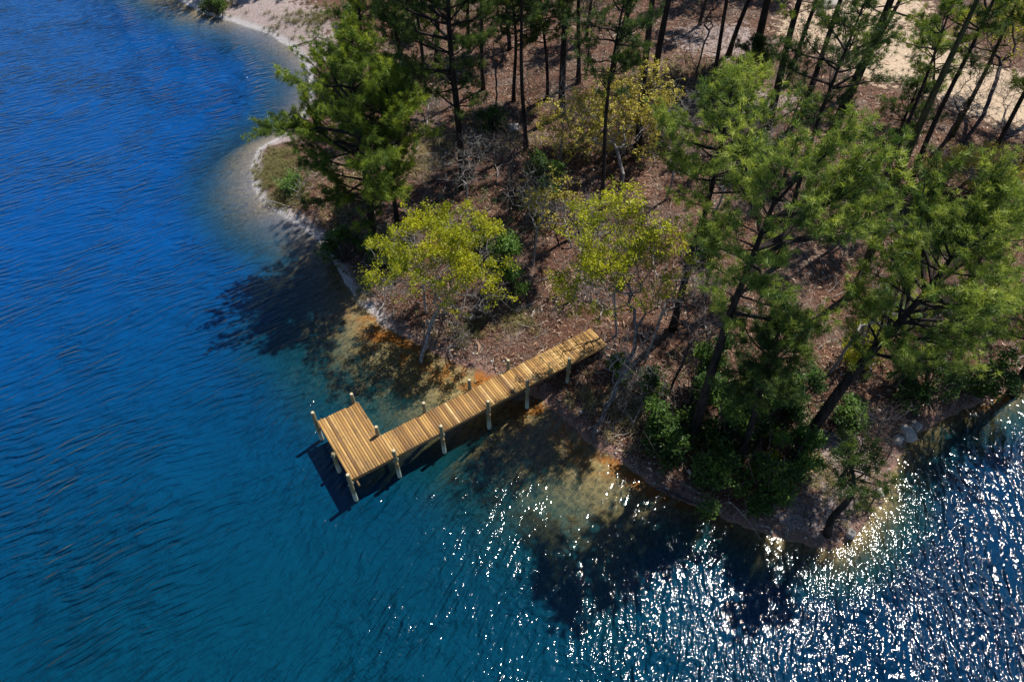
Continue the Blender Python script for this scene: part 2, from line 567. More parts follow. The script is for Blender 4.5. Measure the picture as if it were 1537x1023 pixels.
M_ROCK = mat_tone('pale_rock', [(0.0, (0.16, 0.14, 0.12)), (0.5, (0.34, 0.31, 0.28)), (1.0, (0.55, 0.51, 0.46))], 0.85, 0.05)
M_METAL = mat_tone('galvanised_bolt', [(0.0, (0.30, 0.30, 0.29)), (1.0, (0.5, 0.5, 0.48))], 0.45, spec=0.5)

# ------------------------------------------------------------------ ground and water sheets
def axis(lo, hi, step, far_lo, far_hi):
    a = np.arange(lo, hi + 1e-6, step)
    def out_(start, end):
        r, s, x = [], step * 1.25, start
        while abs(x - start) < abs(end - start):
            x += s * np.sign(end - start)
            r.append(x)
            s *= 1.22
        return r
    return np.array(out_(lo, far_lo)[::-1] + list(a) + out_(hi, far_hi))


gx = axis(-34, 46, 0.25, -1500, 1500)
gy = axis(9, 74, 0.25, -300, 2500)
GX, GY = np.meshgrid(gx, gy)
GZ = terrain(GX, GY)
nx, ny = len(gx), len(gy)
idx = np.arange(nx * ny).reshape(ny, nx)
quads = np.stack([idx[:-1, :-1], idx[:-1, 1:], idx[1:, 1:], idx[1:, :-1]], -1).reshape(-1, 4)


def blob(px, py, rx, ry, ang=0.0, X=None, Y=None):
    c = ground_at(px, py)
    dx, dy = (GX if X is None else X) - c[0], (GY if Y is None else Y) - c[1]
    ca, sa = math.cos(ang), math.sin(ang)
    u, v = (dx * ca + dy * sa) / rx, (-dx * sa + dy * ca) / ry
    return np.clip(1.25 - 0.75 * np.hypot(u, v), 0, 1)


sand = np.maximum.reduce([blob(1345, 80, 6.5, 5.5, -0.3), blob(1450, 125, 6, 3.2, 0), blob(1250, 45, 5, 4, 0), blob(1300, 10, 6, 4), blob(1530, 150, 6, 4.5)])
beach = np.maximum.reduce([blob(400, 38, 8, 4.5, -0.6), blob(330, 8, 8, 4, -0.6), blob(455, 75, 3.5, 3.5), blob(1290, 735, 2.6, 3.2, 0.3), blob(1240, 790, 2.4, 1.6),
                           blob(1080, 60, 5, 4) * 0.75, blob(382, 255, 1.0, 2.6, 0.2), blob(430, 325, 2.0, 0.7, -0.5), blob(420, 212, 1.6, 0.6, 0.2), blob(1130, 150, 4, 2) * 0.8])
algae = np.maximum.reduce([blob(570, 515, 3.5, 2.0, -0.5), blob(715, 558, 3, 1.5, -0.3), blob(835, 610, 3.0, 2.0, -0.8), blob(905, 680, 2, 1.2, -0.8), blob(985, 742, 3.5, 1.2, -0.6), blob(1530, 600, 4, 2)])
palebed = np.maximum.reduce([blob(440, 130, 5, 7), blob(396, 250, 2.4, 5.5), blob(430, 335, 3.5, 2.6), blob(370, 60, 8, 4.5)])
palebed = np.clip(palebed, 0, 1) * 0.8
ground = build('ground', np.stack([GX, GY, GZ], -1).reshape(-1, 3), [quads], M_GROUND, None,
               {'algae': algae.ravel(), 'sand': sand.ravel(), 'beach': beach.ravel(), 'palebed': palebed.ravel()}, True)
tag(ground, 'forest floor of pine straw and sand sloping under the lake', 'ground', None, 'structure')
dep = np.clip(-GZ, 0, 10).ravel()
wet = (GZ < 0.35).ravel()
wq = quads[wet[quads].any(1)]
used = np.unique(wq)
remap = np.full(nx * ny, -1)
remap[used] = np.arange(len(used))
WV = np.stack([GX.ravel(), GY.ravel(), np.zeros(nx * ny)], -1)[used]
water = build('water', WV, [remap[wq]], M_WATER, None, {'depth': dep[used]}, True)
tag(water, 'clear blue lake water with wind ripples and sun glints', 'water', None, 'structure')


# ------------------------------------------------------------------ foliage generators
def needles(mb, C, A, r, m=26, L=0.30, w=0.026, spread=0.75, tone=None):
    n = len(C)
    if tone is None:
        tone = r.uniform(0, 1, n)
    d = A[:, None] * 0.75 + r.normal(size=(n, m, 3)) * spread
    d /= np.linalg.norm(d, axis=2)[..., None]
    ln = L * r.uniform(0.65, 1.1, (n, m, 1))
    side = np.cross(d, r.normal(size=(n, m, 3)))
    side /= np.linalg.norm(side, axis=2)[..., None] + 1e-9
    base = C[:, None] + r.normal(size=(n, m, 3)) * 0.05
    tip = base + d * ln
    tip[..., 2] -= 0.12 * ln[..., 0]
    ww = w * r.uniform(0.7, 1.3, (n, m, 1))
    V = np.stack([base - side * ww / 2, base + side * ww / 2, tip], 2).reshape(-1, 3)
    T = np.arange(n * m * 3).reshape(-1, 3)
    tn = np.repeat(np.clip(tone[:, None] + r.normal(size=(n, m)) * 0.08, 0, 1).ravel(), 3)
    mb.add(V, None, T, tn)


def leaves(mb, C, r, m=10, size=0.09, spread=0.2, tone=None, flat=0.35, aspect=0.55):
    n = len(C)
    if tone is None:
        tone = r.uniform(0, 1, n)
    c = C[:, None] + r.normal(size=(n, m, 3)) * spread * np.array([1, 1, 0.75])
    nrm = r.normal(size=(n, m, 3))
    nrm[..., 2] = np.abs(nrm[..., 2]) + flat
    nrm /= np.linalg.norm(nrm, axis=2)[..., None]
    u = np.cross(nrm, r.normal(size=(n, m, 3)))
    u /= np.linalg.norm(u, axis=2)[..., None] + 1e-9
    v = np.cross(nrm, u)
    s = size * r.uniform(0.6, 1.25, (n, m, 1))
    V = np.stack([c - u * s, c + v * s * aspect, c + u * s, c - v * s * aspect], 2).reshape(-1, 3)
    Q = np.arange(n * m * 4).reshape(-1, 4)
    tn = np.repeat(np.clip(tone[:, None] + r.normal(size=(n, m)) * 0.1, 0, 1).ravel(), 4)
    mb.add(V, Q, None, tn)


def lean_top(base, via, h):
    """the point h above base on the straight trunk that passes behind picture point via, leaning only sideways"""
    n = np.cross(base - CAM, ray(*via))
    q = base + np.array([0, 0, h]) - CAM
    return base + np.array([-(n @ q) / n[0], 0, h])


def pine(label, base, top, r0, start, R, seed, mat=None, bark=None, nb=46, tuft=1.0, bend=0.25, group=None, bias=None, droop=0.0,
         name='pine_tree', flare=1.0, L=0.29, shape=0.45):
    r = np.random.default_rng(seed)
    base, top = np.asarray(base, float), np.asarray(top, float)
    H = np.linalg.norm(top - base)
    N = 14
    t = np.linspace(0, 1, N)
    P = base + (top - base) * t[:, None]
    ph = r.uniform(0, 6.3, 4)
    off = np.stack([np.sin(t * 4.2 + ph[0]) - np.sin(ph[0]) * (1 - t), np.sin(t * 3.5 + ph[1]) - np.sin(ph[1]) * (1 - t)], -1)
    P[:, :2] += off * bend * np.sin(t * np.pi)[:, None] ** 0.7
    rad = r0 * (1 - t) ** 0.75 * 0.93 + 0.03
    rad[0] *= 1 + 0.45 * flare
    P0 = P.copy()
    P0[0, 2] -= 0.35
    mb, fo = MB(), MB()
    mb.tube(P0, rad, 9)

    def along(s):
        return np.array([np.interp(s, t, P[:, k]) for k in range(3)])
    a0 = r.uniform(0, 6.3)
    sP0, sP1, sr0, sr1 = [], [], [], []
    TC, TA, TT = [], [], []
    for i in range(nb):
        f = (i // 5 * 5 + 2.5 + r.normal() * 0.6) / nb
        f = min(max(f, 0.0), 1.0)
        s = start + (0.985 - start) * f ** 0.85
        prof = (0.55 + 0.45 * min(1, f / shape)) if f < shape else (1 - ((f - shape) / (1 - shape)) ** 1.3 * 0.86)
        Lb = R * prof * r.uniform(0.55, 1.12)
        if f < 0.3 and r.random() < 0.25:
            Lb *= 0.6
        az = a0 + i * 2.4 + r.normal() * 0.5
        if bias is not None:
            bx, by, bw = bias
            Lb *= 1 + bw * math.cos(az - math.atan2(by, bx))
        el = math.radians(r.uniform(0, 22) + 42 * f ** 1.5 - droop * (1 - f))
        d = np.array([math.cos(az) * math.cos(el), math.sin(az) * math.cos(el), math.sin(el)])
        o = along(s)
        n = 5
        q = [o]
        dd = d.copy()
        for k in range(n):
            dd = dd + r.normal(size=3) * 0.13 + np.array([0, 0, 0.09 if k > 1 else -0.05])
            dd /= np.linalg.norm(dd)
            q.append(q[-1] + dd * Lb / n)
        q = np.array(q)
        rb = min(0.018 * Lb + 0.018, r0 * 0.5)
        rr = rb * (1 - np.linspace(0, 0.8, n + 1))
        sP0 += list(q[:-1]); sP1 += list(q[1:]); sr0 += list(rr[:-1]); sr1 += list(rr[1:])
        bt = r.uniform(0.1, 0.9)
        ns = max(3, int(3.0 * Lb * r.uniform(0.8, 1.2)))
        for j in range(ns):
            u = 0.38 + 0.62 * (j + r.uniform(0, 1)) / ns
            k = min(n - 1, int(u * n))
            pt = q[k] + (q[k + 1] - q[k]) * (u * n - k)
            dk = q[k + 1] - q[k]
            dk /= np.linalg.norm(dk)
            sd = np.cross(dk, [0, 0, 1.0]) * (1 if j % 2 else -1)
            ds = dk * 0.65 + sd * r.uniform(0.3, 1.0) + np.array([0, 0, r.uniform(-0.05, 0.5)])
            ds /= np.linalg.norm(ds)
            ls = (0.28 * Lb * (1.15 - u * 0.55) + 0.22) * r.uniform(0.6, 1.2)
            mid = pt + ds * ls * 0.5 + r.normal(size=3) * 0.06
            end = pt + ds * ls + np.array([0, 0, 0.12 * ls])
            sP0 += [pt, mid]; sP1 += [mid, end]
            sr0 += [0.016, 0.011]; sr1 += [0.011, 0.006]
            nt_ = max(2, int((1.8 + ls * 4.6) * tuft * r.uniform(0.7, 1.3)))
            for z in range(nt_):
                g = 1 - 0.85 * (z / nt_)
                c = (mid + (end - mid) * (2 * g - 1)) if g > 0.5 else (pt + (mid - pt) * 2 * g)
                TC.append(c + r.normal(size=3) * 0.10)
                ax = ds * 0.8 + np.array([0, 0, 0.5]) + r.normal(size=3) * 0.25
                TA.append(ax / np.linalg.norm(ax))
                TT.append(0.55 * bt + 0.45 * r.random() + 0.3 * (g - 0.5))
    # a few bare dead stubs under the crown
    for i in range(r.integers(5, 10)):
        s = r.uniform(min(0.18, start * 0.45), start)
        az = r.uniform(0, 6.3)
        o = along(s)
        e = o + np.array([math.cos(az), math.sin(az), r.uniform(-0.25, 0.3)]) * r.uniform(0.4, 1.5)
        mdl = (o + e) / 2 + r.normal(size=3) * 0.08
        sP0 += [o, mdl]; sP1 += [mdl, e]; sr0 += [0.03, 0.018]; sr1 += [0.018, 0.008]
    mb.segs(sP0, sP1, np.array(sr0), np.array(sr1), 5)
    TC, TA, TT = np.array(TC), np.array(TA), np.clip(np.array(TT), 0, 1)
    needles(fo, TC, TA, r, 30, L, 0.028, 0.85, TT)
    e = empty(name, base, label, 'tree', group)
    mb.build('trunk', bark or M_BARK, e, True, base)
    fo.build('crown', mat or M_NEEDLE, e, False, base)
    return e


def branchy(base, path, centre, radii, n, r, r0, hollow=0.35, wiggle=0.12, low=-0.85, minr=0.007, kmax=1.6):
    """woody structure: crown points joined to the nearest wood below them"""
    nodes = [np.array(p, float) for p in path]
    par = [-1] + list(range(len(nodes) - 1))
    root_n = len(nodes)
    # uneven crown made of several overlapping lobes of different size
    nl = 11
    lc = rot_rand(nl, r) * r.uniform(0.3, 0.70, nl)[:, None]
    lr = r.uniform(0.30, 0.56, nl)
    w = lr ** 2 / (lr ** 2).sum()
    pick = r.choice(nl, n, p=w)
    rad = (hollow + (1 - hollow) * r.uniform(0, 1, n)) ** 0.5
    pts = centre + (lc[pick] + rot_rand(n, r) * (rad * lr[pick])[:, None]) * np.asarray(radii)
    pts = pts[(pts[:, 2] - centre[2]) > low * radii[2]]
    start = nodes[-1]
    pts = pts[np.argsort(np.linalg.norm(pts - start, axis=1))]
    arr = np.array(nodes)
    cost = np.linspace(0.6, 0.0, root_n)
    dist0 = list(np.linalg.norm(np.diff(arr, axis=0), axis=1).cumsum())
    plen = [0.0] + dist0
    for p in pts:
        A = np.array(nodes)
        dd = np.linalg.norm(A - p, axis=1)
        c = dd + 0.22 * np.array(plen)
        c[:max(1, root_n - 4)] += 2.0
        i = int(np.argmin(c))
        seg = max(1, int(dd[i] / 0.45))
        prev, q0 = i, A[i]
        bow = r.normal(size=3) * wiggle * min(dd[i], 1.2)
        bow[2] -= 0.05 * dd[i]
        for k in range(1, seg + 1):
            u = k / seg
            q = q0 + (p - q0) * u + bow * math.sin(u * math.pi) + (r.normal(size=3) * 0.03 if k < seg else 0)
            nodes.append(q)
            par.append(prev)
            plen.append(plen[prev] + dd[i] / seg)
            prev = len(nodes) - 1
    nodes = np.array(nodes)
    par = np.array(par)
    load = np.zeros(len(nodes))
    child = np.zeros(len(nodes), int)
    for i in range(len(nodes) - 1, 0, -1):
        if child[i] == 0:
            load[i] += 1
        load[par[i]] += load[i]
        child[par[i]] += 1
    rr = np.maximum(minr, r0 * (load / load[0]) ** 0.50)
    return nodes, par, rr, child


def wood(nodes, par, rr, k=5):
    mb = MB()
    i = np.arange(1, len(nodes))
    mb.segs(nodes[par[i]], nodes[i], np.minimum(rr[par[i]], rr[i] * 1.35), rr[i], k)
    return mb


def broadtree(label, base_px, path_px, centre, radii, n, seed, leafmat, bark, r0=0.12, leafm=12, size=0.075, spread=0.22, name='leafy_tree', cat='tree',
              group=None, leafy=1.0, stems=0, upper=-2.0, hollow=0.35, per=2, twig=0.42, twig_r=0.02):
    r = np.random.default_rng(seed)
    base = ground_at(*base_px)
    path = [base - np.array([0, 0, 0.2]), base + np.array([0, 0, 0.15])] + [np.asarray(p, float) for p in path_px]
    fine = [path[0]]
    for a, b in zip(path[:-1], path[1:]):
        k = max(1, int(np.linalg.norm(b - a) / 0.5))
        fine += [a + (b - a) * (j / k) + (r.normal(size=3) * 0.05 if j < k else 0) for j in range(1, k + 1)]
    nodes, par, rr, child = branchy(base, fine, np.asarray(centre, float), radii, n, r, r0, hollow)
    mb = wood(nodes, par, rr)
    # fine twigs all along the thin wood, leaves on the twigs
    ok = (child == 0) | (rr < twig_r)
    ok[:len(fine)] = False
    pts = nodes[ok]
    k = per * len(pts)
    pts = np.repeat(pts, per, 0)
    dirs = (pts - np.asarray(centre)) / np.asarray(radii) * 0.45 + rot_rand(k, r) * 0.9 + np.array([0, 0, 0.35])
    dirs *= (twig * r.uniform(0.5, 1.2, k) / np.linalg.norm(dirs, axis=1))[:, None]
    mid = pts + dirs * 0.5 + r.normal(size=(k, 3)) * 0.03
    end = pts + dirs + r.normal(size=(k, 3)) * 0.03
    mb.segs(np.concatenate([pts, mid]), np.concatenate([mid, end]), np.concatenate([np.full(k, 0.0075), np.full(k, 0.005)]),
            np.concatenate([np.full(k, 0.005), np.full(k, 0.003)]), 3)
    e = empty(name, base, label, cat, group)
    mb.build('trunk' if cat == 'tree' else 'stems', bark, e, True, base)
    if leafy > 0:
        fo = MB()
        lc = np.concatenate([mid, end])
        lc = lc[(lc[:, 2] - centre[2]) > upper * radii[2] + r.normal(size=len(lc)) * 0.25 * radii[2]]
        cl = np.sin(lc @ np.array([1.9, 1.3, 1.1]) + seed) + np.sin(lc @ np.array([-1.2, 2.1, 1.6]) + 2 * seed)
        lc = lc[(r.random(len(lc)) < leafy) & (cl > -0.55)]
        bt = 0.5 + 0.5 * np.sin(lc @ np.array([1.3, 0.9, 1.7]) + seed)
        leaves(fo, lc, r, leafm, size, spread, 0.45 * bt + 0.55 * r.random(len(lc)))
        fo.build('crown' if cat == 'tree' else 'leaves', leafmat, e, False, base)
    return e


def shrub(label, base_px, w, h, seed, mat, n=190, leafm=16, size=0.085, name='evergreen_shrub', group=None, lobes=11, tall=None):
    r = np.random.default_rng(seed)
    base = ground_at(*base_px)
    C = []
    for i in range(lobes):
        a = r.uniform(0, 6.3)
        f = i / lobes
        z = h * (0.22 + 0.66 * f)
        rr = w * (1 - 0.7 * f ** 1.4) * r.uniform(0.35, 1.15)
        lc = np.array([math.cos(a) * rr, math.sin(a) * rr, z]) * r.uniform(0.85, 1.15)
        k = n // lobes
        lr = w * r.uniform(0.22, 0.44) * (1 - 0.3 * f)
        k = int(k * r.uniform(0.5, 1.15))
        C.append(lc + rot_rand(k, r) * (lr * r.uniform(0.35, 1.05, k) ** 0.5)[:, None] * np.array([1, 1, 1.05]))
    C = np.concatenate(C)
    C[:, 2] = np.abs(C[:, 2]) + 0.05
    mb, fo = MB(), MB()
    st, en = [], []
    for c in C[r.random(len(C)) < 0.3]:
        st.append(np.array([c[0] * 0.12, c[1] * 0.12, 0.0])); en.append(c * r.uniform(0.9, 1.25))
    for _ in range(16):
        a = r.uniform(0, 6.3)
        q = r.uniform(0.3, 1.25) * w
        st.append(np.array([math.cos(a) * 0.15, math.sin(a) * 0.15, 0.0]))
        en.append(np.array([math.cos(a) * q, math.sin(a) * q, h * r.uniform(0.6, 1.3)]))
    st, en = np.array(st), np.array(en)
    md = (st + en) / 2 + r.normal(size=st.shape) * 0.12
    mb.segs(np.concatenate([st, md]), np.concatenate([md, en]), np.concatenate([np.full(len(st), .025), np.full(len(st), .015)]),
            np.concatenate([np.full(len(st), .015), np.full(len(st), .006)]), 4)
    bt = 0.5 + 0.5 * np.sin(C @ np.array([2.1, 1.7, 2.3]) + seed)
    leaves(fo, C, r, leafm, size, 0.15, 0.5 * bt + 0.5 * r.random(len(C)), 0.6)
    e = empty(name, base, label, 'shrub', group)
    mb.build('stems', M_DARKTWIG, e, True)
    fo.build('leaves', mat, e)
    return e

# ------------------------------------------------------------------ dock
DZ = 1.75
B = at(526.5, 719.5, DZ)
Cc = at(911, 517, DZ)
Uv = (Cc - B) / np.linalg.norm(Cc - B)
Vv = np.array([-Uv[1], Uv[0], 0])
LEN = float(np.linalg.norm(Cc - B))
A_ = at(466.5, 637, DZ)
PV = float((A_ - B) @ Vv)                       # platform depth
E_ = at(568, 655, DZ)
WV_ = float((E_ - B) @ Vv)                      # walkway width
PU = float((at(537, 606, DZ) - B) @ Uv) + 0.08  # platform length along the walkway
ROT = math.atan2(Uv[1], Uv[0])
DECK_O = np.array([B[0], B[1], 0.0])
dock = empty('wooden_dock', DECK_O, 'L-shaped plank dock on round posts reaching from the bank into the lake', 'dock')
M_DECK = mat_deck(ROT + math.pi / 2)
M_PILE = mat_pile()


def dp(u, v, z=DZ):
    q = Uv * u + Vv * v
    return np.array([q[0], q[1], z])


def boards(name, u0, u1, v0, v1, skew=0.0, seed=0, tint=0.0):
    r = np.random.default_rng(seed)
    mb = MB()
    n = round((u1 - u0) / 0.142)
    w = (u1 - u0) / n
    for i in range(n):
        u = u0 + (i + 0.5) * w
        tone = np.clip(r.choice([0.2, 0.42, 0.55, 0.7, 0.9], p=[.16, .26, .26, .22, .10]) + r.normal() * 0.07 + tint, 0.02, 1)
        a, b = v0 - r.uniform(0, 0.022), v1 + r.uniform(0, 0.022)
        cuts = [a, b]
        if b - a > 2.4 and r.random() < 0.35:
            cuts = [a, r.uniform(a + 0.9, b - 0.9), b]
        for q, (x0, x1) in enumerate(zip(cuts[:-1], cuts[1:])):
            c = dp(u + r.normal() * 0.0015, (x0 + x1) / 2, DZ - 0.019 + r.normal() * 0.002)
            mb.box(c, Uv * (w / 2 - 0.0045), Vv * ((x1 - x0) / 2 - 0.002), [0, 0, 0.019], np.clip(tone + q * r.normal() * 0.15, 0, 1))
    return mb.build(name, M_DECK, dock)


boards('platform_decking', 0, PU, 0, PV, seed=1)
nb_ = 5
edges = np.linspace(PU + 0.008, LEN, nb_ + 1)
for k in range(nb_):
    boards('walkway_decking', edges[k] + 0.006, edges[k + 1] - 0.006, 0, WV_, seed=10 + k, tint=0.06 * (k > 1) + 0.05 * (k > 2))  # shoreward bays toned lighter: dappled sunlight put into the board colour
M_FRAME = mat_tone('frame_timber', [(0.0, (0.12, 0.075, 0.04)), (0.6, (0.26, 0.165, 0.085)), (1.0, (0.36, 0.24, 0.13))])


def beam(name, u0, v0, u1, v1, w, z0, z1):
    p0, p1 = dp(u0, v0, (z0 + z1) / 2), dp(u1, v1, (z0 + z1) / 2)
    d = (p1 - p0) / 2
    s = np.cross(d / np.linalg.norm(d), [0, 0, 1.0])
    mb = MB()
    mb.box((p0 + p1) / 2, d, s * w / 2, [0, 0, (z1 - z0) / 2], rng.uniform(0.2, 0.8))
    return mb.build(name, M_FRAME, dock)


zt, zb = DZ - 0.042, DZ - 0.27
beam('rim_joist', 0.03, 0.03, LEN - 0.02, 0.03, 0.045, zb, zt)
beam('rim_joist', PU + 0.03, WV_ - 0.03, LEN - 0.02, WV_ - 0.03, 0.045, zb, zt)
beam('rim_joist', 0.03, 0.06, 0.03, PV - 0.06, 0.045, zb, zt)
beam('rim_joist', 0.03, PV - 0.03, PU - 0.02, PV - 0.03, 0.045, zb, zt)
beam('rim_joist', PU - 0.03, WV_ + 0.02, PU - 0.03, PV - 0.06, 0.045, zb, zt)
beam('stringer', 0.06, WV_ * 0.5, LEN - 0.05, WV_ * 0.5, 0.045, zb, zt)
beam('stringer', 0.06, PV * 0.68, PU - 0.06, PV * 0.68, 0.045, zb, zt)

near_px = [(519.5, 708), (587, 670), (657.5, 633), (727, 595), (786, 563.7), (850.5, 533)]
far_px = [(461.5, 626), (528, 592), (562, 636.5), (632.5, 600), (700.5, 565), (759.5, 536.5)]
PT = DZ + 0.72


def pile(u, v, top):
    w = dp(u, v, 0) + DECK_O
    zg = th(w[0], w[1]) - 0.6
    mb = MB()
    z = np.array([zg, 0.0, 0.6, 1.2, DZ, top - 0.03, top])
    P = np.stack([np.full(7, dp(u, v)[0]), np.full(7, dp(u, v)[1]), z], -1)
    P[:, 0] += np.array([0.02, 0.01, 0, 0, 0, 0, 0])
    mb.tube(P, np.array([0.118, 0.114, 0.110, 0.106, 0.102, 0.100, 0.086]), 16)
    o = mb.build('post', M_PILE, dock, True)
    cap = MB()
    cap.tube([dp(u, v, top - 0.002), dp(u, v, top + 0.012)], [0.083, 0.074], 16, tone=0.85)
    c = cap.build('end_grain', M_CAP, o)
    bo = MB()
    for dz in (-0.12, -0.2):
        bo.tube([dp(u - 0.15, v, DZ + dz), dp(u + 0.15, v, DZ + dz)], 0.018, 6)
        bo.box(dp(u + 0.13, v, DZ + dz), Uv * 0.01, Vv * 0.04, [0, 0, 0.04])
    bo.build('bolt', M_METAL, o)


M_CAP = mat_tone('post_end_grain', [(0.0, (0.35, 0.28, 0.17)), (1.0, (0.56, 0.48, 0.33))])
nu = []
for (px, py) in near_px:
    w = at(px, py, PT) - DECK_O
    nu.append(float(w @ Uv))
    pile(nu[-1], -0.125, PT)
for (px, py) in far_px:
    w = at(px, py, PT) - DECK_O
    u, v = float(w @ Uv), float(w @ Vv)
    if px < 540:
        pile(min(max(u, -0.06), PU - 0.15), PV + 0.105, PT)
    else:
        pile(u, WV_ + 0.105, PT)
pile(-0.11, PV * 0.45, DZ - 0.06)
for u in nu[1:]:
    beam('cross_beam', u, -0.30, u, WV_ + 0.30, 0.09, zb - 0.19, zb - 0.003)
beam('cross_beam', 0.25, -0.30, 0.25, PV + 0.30, 0.09, zb - 0.19, zb - 0.003)
beam('sleeper', LEN - 0.25, -0.1, LEN - 0.25, WV_ + 0.1, 0.2, zb - 0.28, zb - 0.003)

# ------------------------------------------------------------------ pines
def P_(label, bpx, via, h, r0, start, R, seed, **k):
    b = ground_at(*bpx)
    return pine(label, b, lean_top(b, via, h), r0, start, R, seed, **k)


P_('broad pine with tiered dark branches at the water edge beside the pale grassy spit', (560, 372), (536, 120), 14.2, 0.26, 0.16, 5.0, 11, nb=78, tuft=1.05, bend=0.3, bias=(-0.9, -0.3, 0.15))
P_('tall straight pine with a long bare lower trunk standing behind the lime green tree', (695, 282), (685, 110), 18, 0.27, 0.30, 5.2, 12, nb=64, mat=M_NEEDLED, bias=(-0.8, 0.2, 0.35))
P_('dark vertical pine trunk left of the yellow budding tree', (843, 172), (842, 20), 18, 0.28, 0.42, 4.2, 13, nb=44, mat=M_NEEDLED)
P_('slanting dark pine trunk seen through the left side of the yellow budding tree', (900, 185), (939, 2), 21, 0.24, 0.74, 2.8, 14, nb=32)
P_('dark pine trunk rising behind the middle of the yellow budding tree', (957, 235), (976, 5), 22, 0.27, 0.76, 2.8, 15, nb=32)
P_('dark pine trunk rising behind the right edge of the yellow budding tree', (976, 148), (1005, 3), 22, 0.27, 0.74, 3.0, 16, nb=32)
P_('thin dark pine with a crooked foot on the pale sandy litter', (1093, 84), (1116, 8), 16, 0.20, 0.5, 4.0, 17, nb=48, bend=0.5)
P_('thick pine trunk with a flared foot behind the small bushy pine', (1130, 92), (1153, 10), 18, 0.36, 0.48, 5.0, 18, nb=60)
P_('pine trunk leaning right just right of the small bushy pine', (1152, 192), (1208, 6), 18, 0.29, 0.42, 3.4, 19, nb=26, tuft=0.8, mat=M_NEEDLEL)
P_('thinner pine trunk between two thicker leaning trunks at the sand clearing', (1197, 187), (1262, 10), 17, 0.22, 0.36, 3.0, 20, nb=26, tuft=0.7)
P_('thickest leaning pine trunk in front of the sand clearing', (1240, 222), (1322, 18), 18.5, 0.38, 0.36, 4.4, 21, nb=34, tuft=0.7, bias=(0.9, -0.3, 0.45), droop=24, mat=M_NEEDLEL)
P_('mossy leaning pine beyond the deep shade right of centre', (1284, 438), (1420, 112), 21, 0.27, 0.80, 2.6, 22, nb=18, tuft=0.6, bark=M_BARKM)
P_('bright pine with sunlit rounded crown right of the yellow budding tree', (1010, 494), (1080, 205), 15.6, 0.21, 0.52, 3.8, 23, nb=48, tuft=0.95, mat=M_NEEDLEL)
P_('tall bright pine with a long dark leaning trunk near the evergreen bushes', (1035, 662), (1146, 352), 17.2, 0.25, 0.54, 4.0, 24, nb=50, tuft=0.95, mat=M_NEEDLEL, bias=(0.9, 0.35, 0.6))
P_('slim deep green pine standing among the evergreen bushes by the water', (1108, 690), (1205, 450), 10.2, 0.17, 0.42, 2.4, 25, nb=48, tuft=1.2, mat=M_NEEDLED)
P_('big spreading pine leaning out toward the glittering water on the right shore', (1212, 655), (1400, 415), 13.5, 0.29, 0.46, 4.5, 26, nb=58, tuft=0.95, mat=M_NEEDLEL, bias=(0.9, 0.3, 0.45))
P_('dark leaning pine rooted on the small sandy point', (1243, 800), (1268, 672), 7.5, 0.17, 0.62, 1.9, 27, nb=22, tuft=0.8, mat=M_NEEDLED, bend=0.45)
P_('slender young pine beside the broad pine with tiered branches', (598, 264), (592, 185), 8.5, 0.12, 0.45, 1.7, 28, nb=30, mat=M_NEEDLED)
P_('small bushy pine with a rounded tuft of needles below thick trunks', (1113, 140), (1127, 98), 4.2, 0.13, 0.40, 1.7, 29, nb=34, tuft=1.2, mat=M_NEEDLED)
P_('pine at the right shore with its base hidden by the big spreading pine', (1520, 590), (1600, 440), 11.5, 0.24, 0.25, 3.6, 30, nb=44, tuft=0.95, mat=M_NEEDLEL)
P_('shaded low pine left of the dark vertical trunk', (771, 152), (768, 60), 10.5, 0.14, 0.40, 3.5, 31, nb=48, mat=M_NEEDLED)
P_('slim shaded pine just left of the dark vertical trunk', (822, 150), (818, 40), 10.5, 0.13, 0.42, 3.0, 32, nb=42, mat=M_NEEDLED)
P_('dense pine at the top of the beach behind the broad tiered pine', (605, 110), (596, 10), 11, 0.2, 0.25, 3.4, 33, nb=50, mat=M_NEEDLED)
P_('deep green pine growing behind the tall straight pine', (655, 95), (652, 5), 11, 0.2, 0.25, 3.2, 34, nb=46)
P_('pale pine on the right bank behind the lime tipped shrub', (1415, 520), (1500, 330), 11, 0.2, 0.45, 2.7, 35, nb=36, tuft=0.9, mat=M_NEEDLEL)
P_('thin leaning pine stem at the right end of the sand clearing', (1428, 205), (1500, 60), 14, 0.16, 0.6, 2.6, 36, nb=24, tuft=0.7, bark=M_BARKM)
P_('thin pine trunk standing in the dark shade right of the bright pine', (1300, 330), (1352, 200), 14, 0.15, 0.7, 2.4, 37, nb=20, tuft=0.7)
P_('low bushy pine at the left end of the pines above the beach', (548, 95), (545, 30), 8.5, 0.15, 0.12, 3.0, 61, nb=48, mat=M_NEEDLE)
P_('bushy pine between the tall straight pine and the top edge', (705, 80), (703, 20), 9, 0.16, 0.12, 3.2, 62, nb=48, mat=M_NEEDLED)
P_('dark bushy pine above the shaded low pine', (765, 75), (763, 10), 10, 0.17, 0.15, 3.4, 63, nb=48, mat=M_NEEDLED)
P_('young pine right of the dark vertical trunk at the top edge', (880, 58), (882, 10), 9, 0.15, 0.2, 2.9, 64, nb=40, mat=M_NEEDLED)
P_('young open pine at the top edge left of the thin crooked pine', (1050, 38), (1056, 5), 9, 0.14, 0.25, 2.6, 65, nb=34, mat=M_NEEDLED)
P_('sparse young pine on the edge of the sand clearing', (1385, 180), (1398, 110), 6.5, 0.10, 0.3, 2.2, 66, nb=30, tuft=0.8, mat=M_NEEDLEL)
P_('green pine filling the gap right of the broad tiered pine', (596, 335), (590, 250), 11.5, 0.15, 0.22, 3.1, 67, nb=56)
P_('young pine in the deep shade below the thickest leaning trunk', (1345, 260), (1362, 190), 7, 0.12, 0.25, 2.3, 68, nb=34, mat=M_NEEDLED)
